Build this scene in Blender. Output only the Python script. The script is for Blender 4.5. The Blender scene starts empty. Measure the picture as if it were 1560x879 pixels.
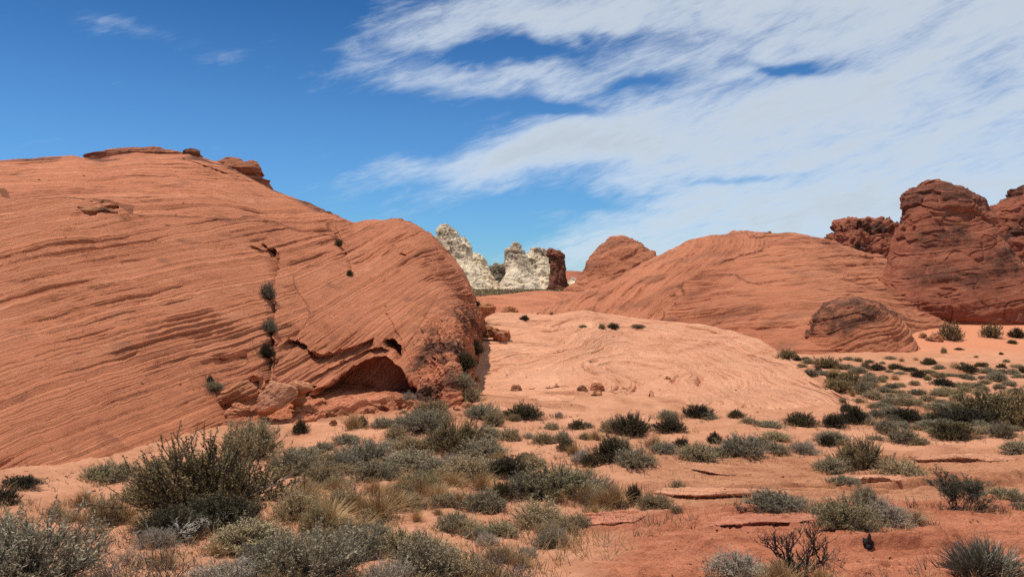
import bpy, math, random
import numpy as np
from mathutils import Vector
from mathutils.bvhtree import BVHTree

R = math.radians
SC = bpy.context.scene
COL = SC.collection

# ------------------------------------------------------------------ camera
F, CX, CY, CAMZ = 1200.0, 780.0, 439.5, 2.6
cam_data = bpy.data.cameras.new('camera')
cam_data.sensor_width = 36.0
cam_data.lens = 36.0 * F / 1560.0
cam_data.clip_start = 0.1
cam_data.clip_end = 6000.0
cam = bpy.data.objects.new('camera', cam_data)
cam.location = (0, 0, CAMZ)
cam.rotation_euler = (R(90), 0, 0)
COL.objects.link(cam)
SC.camera = cam

# ------------------------------------------------------------------ sun, sky, exposure
SUN_EL, SUN_AZ = R(72), R(-72)          # azimuth counted from +Y towards +X
sun_dir = Vector((math.sin(SUN_AZ) * math.cos(SUN_EL), math.cos(SUN_AZ) * math.cos(SUN_EL), math.sin(SUN_EL)))
sun_data = bpy.data.lights.new('sun', 'SUN')
sun_data.energy = 4.3
sun_data.angle = R(0.5)
sun_data.color = (1.0, 0.955, 0.89)
sun = bpy.data.objects.new('sun', sun_data)
sun.rotation_euler = sun_dir.to_track_quat('Z', 'Y').to_euler()
sun.location = (0, 0, 60)
COL.objects.link(sun)

SC.view_settings.view_transform = 'Standard'
SC.view_settings.look = 'None'
SC.view_settings.exposure = 0.14
SC.view_settings.gamma = 1.0
SC.view_settings.use_curve_mapping = False
SC.cycles.max_bounces = 5
SC.cycles.diffuse_bounces = 3
SC.cycles.glossy_bounces = 1
SC.cycles.transparent_max_bounces = 8
SC.cycles.use_denoising = False


class Nodes:
    """small helper for writing node trees"""
    def __init__(self, tree):
        self.t = tree
        self.n = tree.nodes
        self.n.clear()

    def add(self, kind, **kw):
        nd = self.n.new(kind)
        ins = kw.pop('ins', {})
        for k, v in kw.items():
            setattr(nd, k, v)
        for k, v in ins.items():
            self.put(nd.inputs[k], v)
        return nd

    def put(self, sock, v):
        if isinstance(v, bpy.types.NodeSocket):
            self.t.links.new(v, sock)
        else:
            sock.default_value = v

    def math(self, op, a, b=0.0, c=None, clamp=False):
        nd = self.add('ShaderNodeMath', operation=op, use_clamp=clamp)
        self.put(nd.inputs[0], a)
        self.put(nd.inputs[1], b)
        if c is not None:
            self.put(nd.inputs[2], c)
        return nd.outputs[0]

    def mix(self, f, a, b, mode='MIX'):
        nd = self.add('ShaderNodeMix', data_type='RGBA', blend_type=mode)
        nd.clamp_factor = True
        self.put(nd.inputs[0], f)
        for s, v in ((6, a), (7, b)):
            self.put(nd.inputs[s], v if isinstance(v, bpy.types.NodeSocket) else (*v, 1.0))
        return nd.outputs[2]

    def step(self, x, lo, hi):
        nd = self.add('ShaderNodeMapRange', interpolation_type='SMOOTHSTEP')
        self.put(nd.inputs[0], x)
        self.put(nd.inputs[1], lo)
        self.put(nd.inputs[2], hi)
        return nd.outputs[0]

    def noise(self, vec, scale, detail=4.0, rough=0.55, dist=0.0):
        nd = self.add('ShaderNodeTexNoise')
        self.put(nd.inputs['Vector'], vec)
        self.put(nd.inputs['Scale'], scale)
        nd.inputs['Detail'].default_value = detail
        nd.inputs['Roughness'].default_value = rough
        nd.inputs['Distortion'].default_value = dist
        return nd.outputs[0]

    def noise1(self, w, scale, detail=3.0, rough=0.6):
        nd = self.add('ShaderNodeTexNoise', noise_dimensions='1D')
        self.put(nd.inputs['W'], w)
        nd.inputs['Scale'].default_value = scale
        nd.inputs['Detail'].default_value = detail
        nd.inputs['Roughness'].default_value = rough
        return nd.outputs[0]


world = bpy.data.worlds.new('World')
SC.world = world
world.use_nodes = True


def build_sky():
    N = Nodes(world.node_tree)
    STR = 0.11
    sky = N.add('ShaderNodeTexSky', sky_type='NISHITA', sun_disc=False)
    sky.sun_elevation = SUN_EL
    sky.sun_rotation = SUN_AZ
    sky.altitude = 900.0
    sky.air_density = 1.0
    sky.dust_density = 0.4
    sky.ozone_density = 2.2
    # a deep, polarised desert blue
    sky_col = N.mix(1.0, sky.outputs[0], SKY_TINT, 'MULTIPLY')
    tc = N.add('ShaderNodeTexCoord')
    sep = N.add('ShaderNodeSeparateXYZ', ins={0: tc.outputs['Generated']})
    x, y, z = sep.outputs
    az = N.math('MULTIPLY', N.math('ARCTAN2', x, y), 57.29578)
    el = N.math('MULTIPLY', N.math('ARCSINE', z), 57.29578)
    deep = N.math('MULTIPLY', N.step(el, 7.0, 27.0), N.math('SUBTRACT', 1.0, N.step(el, 28.0, 52.0)))
    sky_col = N.mix(deep, sky_col, N.mix(1.0, sky_col, (0.25, 0.50, 0.62), 'MULTIPLY'))
    comb = N.add('ShaderNodeCombineXYZ', ins={0: az, 1: el, 2: 0.0}).outputs[0]

    def rot(angle, sx, sy, off=(0, 0, 0)):
        m = N.add('ShaderNodeMapping', vector_type='POINT')
        N.put(m.inputs['Vector'], comb)
        r = N.add('ShaderNodeVectorRotate', rotation_type='Z_AXIS')
        N.put(r.inputs['Vector'], comb)
        r.inputs['Angle'].default_value = R(angle)
        N.put(m.inputs['Vector'], r.outputs[0])
        m.inputs['Scale'].default_value = (sx, sy, 1)
        m.inputs['Location'].default_value = off
        return m.outputs[0]

    warp = N.noise(rot(0, 0.05, 0.09, (3, 7, 0)), 1.0, 3.0, 0.5)
    warp2 = N.noise(rot(0, 0.13, 0.2, (9, 1, 0)), 1.0, 3.0, 0.5)
    azw = N.math('ADD', az, N.math('MULTIPLY', N.math('SUBTRACT', warp, 0.5), 9.0))
    elw = N.math('ADD', el, N.math('MULTIPLY', N.math('SUBTRACT', warp2, 0.5), 4.0))
    streak_a = N.noise(rot(-16, 0.10, 0.42, (1, 5, 0)), 1.0, 7.0, 0.58, 0.5)
    streak_b = N.noise(rot(-8, 0.045, 0.22, (4, 2, 0)), 1.0, 4.0, 0.5, 0.3)
    fine = N.noise(rot(-20, 0.35, 1.15, (2, 2, 0)), 1.0, 6.0, 0.65, 0.6)
    # the bank of cirrus fills the sky to the east; its edge leans with elevation
    base = N.math('ADD', N.math('MULTIPLY', N.step(azw, -12.0, 11.0), 0.64), N.math('MULTIPLY', N.step(azw, 10.0, 24.0), 0.22))

    def blob(a0, e0, sa, se, w, tilt=0.0):
        da = N.math('SUBTRACT', azw, a0)
        de = N.math('SUBTRACT', N.math('SUBTRACT', elw, e0), N.math('MULTIPLY', N.math('SUBTRACT', az, a0), tilt))
        q = N.math('ADD', N.math('POWER', N.math('ABSOLUTE', N.math('DIVIDE', da, sa)), 2.0),
                   N.math('POWER', N.math('ABSOLUTE', N.math('DIVIDE', de, se)), 2.0))
        return N.math('MULTIPLY', N.math('EXPONENT', N.math('MULTIPLY', q, -1.0)), w)

    tot = base
    for b in CLOUD_BLOBS:
        tot = N.math('ADD', tot, blob(*b))
    dens = N.math('ADD', tot, N.math('MULTIPLY', N.math('SUBTRACT', streak_a, 0.5), 0.95))
    dens = N.math('ADD', dens, N.math('MULTIPLY', N.math('SUBTRACT', streak_b, 0.5), 0.7))
    dens = N.math('ADD', dens, N.math('MULTIPLY', N.math('SUBTRACT', fine, 0.5), 0.55))
    fib = N.noise(rot(-17, 0.5, 3.2, (5, 3, 0)), 1.0, 7.0, 0.7, 0.8)
    dens = N.math('ADD', dens, N.math('MULTIPLY', N.math('SUBTRACT', fib, 0.5), 0.42))
    alpha = N.math('MULTIPLY', N.step(dens, 0.16, 1.08), 0.93)
    thick = N.step(dens, 0.6, 1.15)
    cloud = N.mix(thick, tuple(c / STR for c in CLOUD_THIN), tuple(c / STR for c in CLOUD_THICK))
    col = N.mix(alpha, sky_col, cloud)
    bg = N.add('ShaderNodeBackground', ins={'Color': col, 'Strength': STR})
    out = N.add('ShaderNodeOutputWorld')
    N.put(out.inputs[0], bg.outputs[0])


SKY_TINT = (0.36, 0.67, 0.94)
CLOUD_THIN = (0.68, 0.745, 0.81)
CLOUD_THICK = (0.50, 0.565, 0.63)
#              az    el   s_az s_el weight tilt
CLOUD_BLOBS = [(-7.5, 16.9, 5.5, 2.4, 0.55, 0.36),
               (0.0, 19.2, 9.0, 2.0, 0.42, 0.05),
               (-1.0, 14.6, 7.5, 1.1, 0.42, 0.06),
               (-3.5, 8.6, 8.5, 1.3, 0.52, 0.20),
               (5.0, 10.5, 9.0, 2.6, 0.34, 0.05),
               (6.0, 3.2, 6.0, 1.6, 0.36, 0.05),
               (-1.0, 7.0, 3.0, 0.6, 0.25, 0.05),
               (1.5, 16.6, 7.5, 0.7, -0.50, 0.06),
               (2.5, 13.2, 4.5, 0.6, -0.55, -0.04),
               (9.5, 14.2, 3.0, 0.5, -0.45, 0.02),
               (18.5, 15.2, 2.8, 0.5, -0.52, -0.16),
               (17.0, 7.0, 3.5, 0.35, -0.4, 0.05),
               (6.5, 6.0, 4.5, 0.45, -0.5, 0.02),
               (0.0, 4.8, 4.5, 1.4, -0.40, 0.0),
               (-8.0, 12.0, 4.5, 1.3, -0.35, 0.1),
               (-25.6, 16.8, 4.5, 0.9, 0.40, 0.04),
               (-19.0, 15.0, 3.0, 0.6, 0.20, -0.05)]
build_sky()

# ------------------------------------------------------------------ numpy noise
_rs = np.random.RandomState(7)
_PERM = _rs.permutation(256).astype(np.int32)
_G = _rs.normal(size=(256, 3)).astype(np.float32)
_G /= np.linalg.norm(_G, axis=1)[:, None]
_T1 = _rs.rand(4096).astype(np.float32)


def noise3(p, seed=0):
    p = np.asarray(p, np.float32) + np.float32(seed * 17.31)
    i = np.floor(p)
    f = p - i
    i = i.astype(np.int32)
    u = f * f * f * (f * (f * 6 - 15) + 10)
    out = 0.0
    hx = [_PERM[(i[..., 0] + d) & 255] for d in (0, 1)]
    for dx in (0, 1):
        wx = u[..., 0] if dx else 1 - u[..., 0]
        for dy in (0, 1):
            wy = u[..., 1] if dy else 1 - u[..., 1]
            hxy = _PERM[(hx[dx] + i[..., 1] + dy) & 255]
            for dz in (0, 1):
                wz = u[..., 2] if dz else 1 - u[..., 2]
                g = _G[_PERM[(hxy + i[..., 2] + dz) & 255]]
                d = g[..., 0] * (f[..., 0] - dx) + g[..., 1] * (f[..., 1] - dy) + g[..., 2] * (f[..., 2] - dz)
                out = out + wx * wy * wz * d
    return out * 1.5


def fbm(p, octs=4, gain=0.5, lac=2.03, seed=0):
    a, s, p = 1.0, 0.0, np.asarray(p, np.float32)
    for k in range(octs):
        s = s + a * noise3(p, seed + k)
        p = p * lac
        a *= gain
    return s


def ridged(p, octs=4, gain=0.5, lac=2.1, seed=0):
    a, s, p = 1.0, 0.0, np.asarray(p, np.float32)
    for k in range(octs):
        s = s + a * (1 - 2.2 * np.abs(noise3(p, seed + k)))
        p = p * lac
        a *= gain
    return s


def sstep(lo, hi, x):
    t = np.clip((x - lo) / (hi - lo), 0, 1)
    return t * t * (3 - 2 * t)


def beds(s, seed=0, edge=0.3):
    """1-D beds: each bed stands out or back by its own amount, with a quick change between beds"""
    s = s + seed * 131.7
    k = np.floor(s)
    t = np.clip((s - k) / edge, 0, 1)
    t = t * t * (3 - 2 * t)
    k = k.astype(np.int64)
    a, b = _T1[(k - 1) % 4096], _T1[k % 4096]
    return (a + (b - a) * t) * 2 - 1


# ------------------------------------------------------------------ mesh helpers
def quad_mesh(name, verts, quads, attrs=None, smooth=True):
    me = bpy.data.meshes.new(name)
    verts = np.ascontiguousarray(verts, np.float32).reshape(-1, 3)
    quads = np.ascontiguousarray(quads, np.int32).reshape(-1, 4)
    me.vertices.add(len(verts))
    me.vertices.foreach_set('co', verts.ravel())
    me.loops.add(quads.size)
    me.loops.foreach_set('vertex_index', quads.ravel())
    me.polygons.add(len(quads))
    me.polygons.foreach_set('loop_start', np.arange(0, quads.size, 4, dtype=np.int32))
    me.polygons.foreach_set('use_smooth', np.full(len(quads), smooth, dtype=bool))
    me.update(calc_edges=True)
    for k, v in (attrs or {}).items():
        a = me.attributes.new(k, 'FLOAT', 'POINT')
        a.data.foreach_set('value', np.ascontiguousarray(v, np.float32).ravel())
    return me


def grid_quads(nu, nv, wrap=False):
    idx = np.arange(nu * nv).reshape(nu, nv)
    if wrap:
        idx = np.vstack([idx, idx[:1]])
    return np.stack([idx[:-1, :-1], idx[1:, :-1], idx[1:, 1:], idx[:-1, 1:]], -1).reshape(-1, 4)


def link(name, me, mat=None, parent=None):
    o = bpy.data.objects.new(name, me)
    COL.objects.link(o)
    if mat and not me.materials:
        me.materials.append(mat)
    if parent:
        o.parent = parent
    return o


def tag(o, label=None, cat=None, group=None, kind=None):
    for k, v in (('label', label), ('category', cat), ('group', group), ('kind', kind)):
        if v:
            o[k] = v
    return o


def W(px, py, Y):
    """the point that stands Y metres out along the sight line through a photo point"""
    return np.array([(px - CX) / F * Y, Y, CAMZ - (py - CY) / F * Y])


COLLIDERS = []


def collider(P, wrap=False, stepu=4, stepv=4):
    Q = P[::stepu, ::stepv]
    q = grid_quads(Q.shape[0], Q.shape[1], wrap)
    COLLIDERS.append(BVHTree.FromPolygons(Q.reshape(-1, 3).tolist(), q.tolist()))


def hit(px, py):
    d = Vector(W(px, py, 1.0)) - Vector((0, 0, CAMZ))
    best = None
    for b in COLLIDERS:
        loc, n, i, dist = b.ray_cast(Vector((0, 0, CAMZ)), d)
        if loc is not None and (best is None or dist < best[1]):
            best = (loc, dist, n)
    return best


def ground_at(x, y):
    """height of the topmost surface under a point"""
    best = None
    for b in COLLIDERS[:3]:
        loc, n, i, dist = b.ray_cast(Vector((x, y, 40)), Vector((0, 0, -1)))
        if loc is not None and (best is None or loc.z > best):
            best = loc.z
    return best if best is not None else 0.0


def catmull(S, n, dens=None):
    """matrix (n, S) of Catmull-Rom weights along S control points"""
    u = np.linspace(0, S - 1, n)
    if dens is not None:                      # more samples where dens is high (per segment)
        c = np.concatenate([[0], np.cumsum(dens)])
        u = np.interp(np.linspace(0, c[-1], n), c, np.arange(S))
    k = np.clip(np.floor(u).astype(int), 0, S - 2)
    t = u - k
    M = np.zeros((n, S))
    w = [-.5 * t + t**2 - .5 * t**3, 1 - 2.5 * t**2 + 1.5 * t**3, .5 * t + 2 * t**2 - 1.5 * t**3, -.5 * t**2 + .5 * t**3]
    for j, wj in zip((-1, 0, 1, 2), w):
        kk = k + j
        lo, hi = kk < 0, kk > S - 1
        ok = ~(lo | hi)
        np.add.at(M, (np.where(ok)[0], kk[ok]), wj[ok])
        i = np.where(lo)[0]
        M[i, 0] += 2 * wj[i]
        M[i, 1] -= wj[i]
        i = np.where(hi)[0]
        M[i, S - 1] += 2 * wj[i]
        M[i, S - 2] -= wj[i]
    return M


def normals(P, wrap=False):
    if wrap:
        du = np.roll(P, -1, 0) - np.roll(P, 1, 0)
    else:
        du = np.gradient(P, axis=0)
    dv = np.gradient(P, axis=1)
    n = np.cross(du, dv)
    l = np.linalg.norm(n, axis=-1, keepdims=True)
    return n / np.maximum(l, 1e-9)


def smooth_grid(A, k=1, wrap=False):
    for _ in range(k):
        B = A.copy()
        if wrap:
            B = (np.roll(A, 1, 0) + np.roll(A, -1, 0) + 2 * A) / 4
        else:
            B[1:-1] = (A[:-2] + A[2:] + 2 * A[1:-1]) / 4
        C = B.copy()
        C[:, 1:-1] = (B[:, :-2] + B[:, 2:] + 2 * B[:, 1:-1]) / 4
        A = C
    return A


# ------------------------------------------------------------------ terrain height
_PY = np.array([-40, -5, 0, 3, 7, 10, 14, 18, 24, 30, 40, 55, 70, 100, 150, 250, 400, 900, 1500.])
_PZ = np.array([1.4, 1.05, 1.0, .65, 0.0, -.5, -1.1, -1.5, -1.62, -1.65, -1.7, -1.6, -1.2, -.4, 1.1, 2.0, 2.2, 2.3, 2.3])
_ty = np.linspace(-40, 1500, 6161)
_tz = np.interp(_ty, _PY, _PZ)
_k = np.hanning(17)
_tz = np.convolve(np.pad(_tz, 8, 'edge'), _k / _k.sum(), 'valid')


def terrain_base(x, y):
    x, y = np.asarray(x, float), np.asarray(y, float)
    z = np.interp(y, _ty, _tz)
    p = np.stack([x, y, np.zeros_like(x)], -1)
    near = sstep(120, 60, y)
    z = z + near * (0.16 * noise3(p / 4.2, 3) + 0.22 * noise3(p / 11.0, 4))
    # the sand bank that climbs to the butte
    z = z + 0.9 * sstep(14, 26, x) * sstep(44, 60, y) * sstep(90, 72, y)
    # the low bank that carries the creosote and its neighbours
    z = z + 0.22 * np.exp(-((x + 3.6) / 1.8) ** 2 - ((y - 11.5) / 2.0) ** 2)
    return z


def rock_mask(x, y):
    """1 on bare slickrock, 0 on sand"""
    p = np.stack([x, y, np.zeros_like(x)], -1)
    w = 0.9 * noise3(p / 3.0, 11) + 0.45 * noise3(p / 1.1, 12)
    red = sstep(-0.4, 0.4, x - 0.7 + w) * sstep(0.5, -0.5, y - 11.2 - 0.14 * x + 0.5 * w)
    shelf = sstep(-0.8, 0.8, x - 5.2 + w) * sstep(-1, 1, y - 13 + w) * sstep(1.5, -1.5, y - 20 + 2 * w)
    mid = sstep(-1.0, 1.0, x - 2.2 + 1.5 * w) * sstep(-.6, .6, y - 12.2 + w) * sstep(1.5, -1, y - 19 + w) * 0.75
    far = sstep(20, 26, y) * sstep(.05, .4, w) * 0.7 * sstep(46, 40, y)
    return np.clip(np.maximum.reduce([red, shelf, mid, far]), 0, 1), red

# ------------------------------------------------------------------ rock and sand materials
def rock_material(name, dark, mid, pale, varnish=(0.05, 0.028, 0.02), band=0.6, patch=0.22, bump=0.85, fine=9.0, dist=0.09):
    m = bpy.data.materials.new(name)
    m.use_nodes = True
    N = Nodes(m.node_tree)
    co = N.add('ShaderNodeTexCoord').outputs['Object']
    strat = N.add('ShaderNodeAttribute', attribute_name='strat').outputs['Fac']
    var = N.add('ShaderNodeAttribute', attribute_name='varnish').outputs['Fac']
    n_patch = N.noise(co, patch, 5, 0.6, 0.4)
    n_grit = N.noise(co, fine, 8, 0.7)
    n_mid = N.noise(co, 1.3, 6, 0.62)
    wob = N.math('ADD', strat, N.math('MULTIPLY', N.math('SUBTRACT', n_mid, 0.5), 0.22))
    b1 = N.noise1(wob, 1.4, 4, 0.7)
    b2 = N.noise1(wob, 8.0, 4, 0.75)
    t = N.math('ADD', N.math('MULTIPLY', b1, 0.55 * band), N.math('MULTIPLY', b2, 0.45 * band))
    t = N.math('ADD', t, N.math('MULTIPLY', n_patch, 1.0 - band))
    t = N.math('ADD', t, N.math('MULTIPLY', N.math('SUBTRACT', n_grit, 0.5), 0.16))
    t = N.math('ADD', t, N.math('MULTIPLY', N.math('SUBTRACT', n_mid, 0.5), 0.3))
    c = N.mix(N.step(t, 0.30, 0.50), dark, mid)
    c = N.mix(N.step(t, 0.50, 0.74), c, pale)
    b3 = N.noise1(wob, 20.0, 4, 0.7)
    lam = N.math('MULTIPLY', N.step(b3, 0.40, 0.30), N.step(n_mid, 0.40, 0.62))
    lam = N.math('ADD', lam, N.math('MULTIPLY', N.step(b2, 0.36, 0.27), 0.7))
    c = N.mix(N.math('MULTIPLY', lam, 0.92 * band), c, tuple(v * 0.62 for v in dark))
    vv = N.math('MULTIPLY', var, N.step(N.math('ADD', n_mid, N.math('MULTIPLY', n_grit, 0.5)), 0.56, 0.80))
    c = N.mix(vv, c, varnish)
    h = N.math('ADD', N.math('MULTIPLY', n_grit, 0.10), N.math('MULTIPLY', N.step(b2, 0.3, 0.6), 0.7))
    h = N.math('ADD', h, N.math('MULTIPLY', N.step(b3, 0.35, 0.6), 0.35))
    h = N.math('ADD', h, N.math('MULTIPLY', N.noise(co, fine * 4, 4, 0.7), 0.05))
    bmp = N.add('ShaderNodeBump', ins={'Height': h, 'Strength': bump, 'Distance': dist})
    bs = N.add('ShaderNodeBsdfPrincipled', ins={'Base Color': c, 'Roughness': 0.93, 'Normal': bmp.outputs[0]})
    bs.inputs['Specular IOR Level'].default_value = 0.15
    out = N.add('ShaderNodeOutputMaterial')
    N.put(out.inputs[0], bs.outputs[0])
    return m


M_DOME = rock_material('red_sandstone', (0.313, 0.101, 0.048), (0.529, 0.188, 0.091), (0.680, 0.295, 0.158))
M_HUMP = rock_material('pale_sandstone', (0.446, 0.175, 0.089), (0.601, 0.278, 0.153), (0.679, 0.346, 0.203), band=0.18, bump=0.8)
M_RIGHT = rock_material('tawny_sandstone', (0.291, 0.091, 0.043), (0.467, 0.167, 0.081), (0.573, 0.241, 0.126), band=0.5, patch=0.1)
M_BUTTE = rock_material('varnished_sandstone', (0.199, 0.059, 0.031), (0.361, 0.115, 0.060), (0.484, 0.186, 0.105), patch=0.3)
M_WHITE = rock_material('white_sandstone', (0.533, 0.394, 0.246), (0.834, 0.656, 0.441), (0.973, 0.792, 0.561), varnish=(0.20, 0.125, 0.075), patch=0.1, band=0.3, bump=0.5, fine=1.0, dist=0.4)
M_PILLAR = rock_material('maroon_sandstone', (0.240, 0.079, 0.042), (0.360, 0.123, 0.067), (0.460, 0.177, 0.097), patch=0.15, fine=1.5, dist=0.4)
M_BROWN = rock_material('brown_ledge_stone', (0.16, 0.115, 0.07), (0.32, 0.24, 0.15), (0.5, 0.40, 0.27), patch=0.15, fine=1.0, dist=0.4)
M_LOOSE = rock_material('loose_sandstone', (0.360, 0.123, 0.055), (0.540, 0.222, 0.105), (0.680, 0.335, 0.176), patch=1.0, fine=14.0)


# ------------------------------------------------------------------ terrain
def ground_material():
    m = bpy.data.materials.new('desert_sand')
    m.use_nodes = True
    N = Nodes(m.node_tree)
    co = N.add('ShaderNodeTexCoord').outputs['Object']
    rock = N.add('ShaderNodeAttribute', attribute_name='rock').outputs['Fac']
    red = N.add('ShaderNodeAttribute', attribute_name='red').outputs['Fac']
    pink = N.add('ShaderNodeAttribute', attribute_name='pink').outputs['Fac']
    strat = N.add('ShaderNodeAttribute', attribute_name='strat').outputs['Fac']
    flat = N.add('ShaderNodeAttribute', attribute_name='plain').outputs['Fac']
    big = N.noise(co, 0.35, 5, 0.6)
    med = N.noise(co, 2.2, 6, 0.65)
    grit = N.noise(co, 22.0, 8, 0.75)
    speck = N.noise(co, 60.0, 3, 0.6)
    sand = N.mix(N.step(N.math('ADD', N.math('MULTIPLY', big, 0.6), N.math('MULTIPLY', med, 0.4)), 0.35, 0.65),
                 (0.41, 0.178, 0.092), (0.56, 0.266, 0.148))
    sand = N.mix(N.step(grit, 0.52, 0.75), sand, (0.37, 0.145, 0.066))
    sand = N.mix(N.math('MULTIPLY', N.step(speck, 0.60, 0.7), 0.7), sand, (0.20, 0.085, 0.048))
    sand = N.mix(N.math('MULTIPLY', pink, 0.85), sand, (0.55, 0.21, 0.105))
    band = N.noise1(strat, 9.0, 4, 0.7)
    t = N.math('ADD', N.math('MULTIPLY', band, 0.55), N.math('MULTIPLY', med, 0.45))
    slab = N.mix(N.step(t, 0.36, 0.62), (0.37, 0.145, 0.070), (0.55, 0.25, 0.128))
    redc = N.mix(N.step(t, 0.36, 0.64), (0.36, 0.118, 0.058), (0.55, 0.205, 0.108))
    slab = N.mix(red, slab, redc)
    slab = N.mix(N.math('MULTIPLY', N.step(grit, 0.55, 0.75), 0.5), slab, (0.26, 0.08, 0.042))
    slab = N.mix(N.math('MULTIPLY', N.step(N.noise(co, 5.0, 6, 0.7), 0.56, 0.7), 0.55), slab, (0.22, 0.07, 0.036))
    mp2 = N.add('ShaderNodeMapping')
    N.put(mp2.inputs['Vector'], co)
    mp2.inputs['Scale'].default_value = (0.28, 2.2, 1.0)
    streak = N.step(N.noise(mp2.outputs[0], 2.4, 8, 0.68), 0.53, 0.68)
    slab = N.mix(N.math('MULTIPLY', streak, 0.5), slab, (0.25, 0.080, 0.040))
    c = N.mix(rock, sand, slab)
    sage = N.mix(N.step(med, 0.4, 0.6), (0.17, 0.14, 0.095), (0.33, 0.20, 0.13))
    c = N.mix(flat, c, sage)
    h = N.math('ADD', N.math('MULTIPLY', grit, 0.7), N.math('MULTIPLY', speck, 0.25))
    mp = N.add('ShaderNodeMapping')
    N.put(mp.inputs['Vector'], co)
    mp.inputs['Scale'].default_value = (0.5, 1.3, 1.0)
    flake = N.math('SNAP', N.noise(mp.outputs[0], 2.2, 9, 0.62), 0.045)
    flake2 = N.math('SNAP', N.noise(mp.outputs[0], 7.0, 7, 0.62), 0.06)
    h = N.math('ADD', h, N.math('MULTIPLY', rock, N.math('ADD', N.math('MULTIPLY', band, 0.7), N.math('ADD', N.math('MULTIPLY', flake, 7.0), N.math('MULTIPLY', flake2, 3.0)))))
    bmp = N.add('ShaderNodeBump', ins={'Height': h, 'Strength': 0.85, 'Distance': 0.04})
    bs = N.add('ShaderNodeBsdfPrincipled', ins={'Base Color': c, 'Roughness': 0.95, 'Normal': bmp.outputs[0]})
    bs.inputs['Specular IOR Level'].default_value = 0.1
    out = N.add('ShaderNodeOutputMaterial')
    N.put(out.inputs[0], bs.outputs[0])
    return m


def build_terrain():
    ys = [-30, -15, -8, -4, -1, 1, 2.5, 3.5]
    y = 4.2
    while y < 1500:
        ys.append(y)
        y *= 1.0028 if y < 22 else 1.0055 if y < 75 else 1.02
    ys = np.array(ys)
    t = np.linspace(-1.2, 1.2, 1250)
    Y, T = np.meshgrid(ys, t, indexing='ij')
    X = T * (0.72 * np.maximum(Y, 0) + 4.0)
    Z = terrain_base(X, Y)
    rock, red = rock_mask(X, Y)
    p = np.stack([X, Y, Z], -1).astype(np.float32)
    close = sstep(70, 40, Y)
    # sand: soft hummocks, footprints of wind and rain
    sand = 0.060 * noise3(p / 0.9, 21) + 0.034 * fbm(p / 0.33, 4, 0.6, seed=22) + 0.014 * noise3(p / 0.09, 25)
    # slickrock: thin beds that dip gently, broken into plates
    s = Z * 1.0 + 0.035 * X - 0.02 * Y + 0.07 * noise3(p / 1.7, 31) + 0.03 * noise3(p / 0.45, 32)
    plates = 0.055 * beds(s / 0.075, 1, 0.18) + 0.022 * beds(s / 0.028, 2, 0.25) + 0.02 * ridged(p / 0.5, 3, seed=33) * sstep(0.0, 0.5, noise3(p / 1.6, 35))
    pz = np.stack([X * 0.55, Y * 1.25, Z], -1).astype(np.float32)
    fl = fbm(pz / 1.3, 5, 0.55, seed=36)
    fl2 = fbm(pz / 0.5, 4, 0.55, seed=41)
    plates = plates * 0.5 + 0.022 * beds(fl * 6.0, 4, 0.08) + 0.010 * beds(fl2 * 6.0, 5, 0.10) + 0.004 * noise3(p / 0.07, 44)
    crust = np.clip(noise3(pz / 2.4, 45) + .2, 0, 1)
    plates = plates + crust * 0.012 * ridged(pz / 0.28, 3, seed=46)
    bigstep = 0.10 * beds((s + 0.3) / 0.24, 3, 0.10)
    Z = Z + close * ((1 - rock) * sand + rock * (plates + bigstep * (1 - 0.45 * red) + 0.05))
    def lip(lam, amp, lean, sd, gate_l):
        q = Y / lam + lean * X / lam + 0.9 * noise3(pz / (lam * 2.6), sd) + 0.12 * noise3(pz / (lam * .5), sd + 1)
        k = np.floor(q)
        f = q - k
        r = _T1[(k.astype(np.int64) * 5 + sd) % 4096]
        g = np.clip(0.35 + 1.6 * noise3(np.stack([X / gate_l, q * .9, 0 * X], -1).astype(np.float32), sd + 2), 0, 1.3) * (0.4 + r)
        return amp * g * (sstep(0, .03, f) * (1 - f) ** 1.6)
    lips = lip(1.5, .13, .12, 51, 1.6) + lip(.55, .055, -.08, 55, .8) + lip(.21, .022, .05, 59, .4)
    lips = lips + lip(3.4, .22, .1, 63, 3.0) * (1 - red)
    Z = Z + close * lips * np.clip(rock + 0.12, 0, 1) * sstep(60, 30, Y)
    pink = sstep(.45, .49, X / np.maximum(Y, 1)) * sstep(12, 15, X) * sstep(47, 53, Y) * sstep(95, 80, Y)
    plain = sstep(105, 125, Y)
    P = np.stack([X, Y, Z], -1)
    me = quad_mesh('ground', P, grid_quads(*P.shape[:2])[:, ::-1], dict(rock=rock, red=red, pink=pink, plain=plain, strat=s))
    o = link('ground', me, ground_material())
    tag(o, kind='structure')
    collider(P, stepu=4, stepv=5)
    return o


build_terrain()


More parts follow.
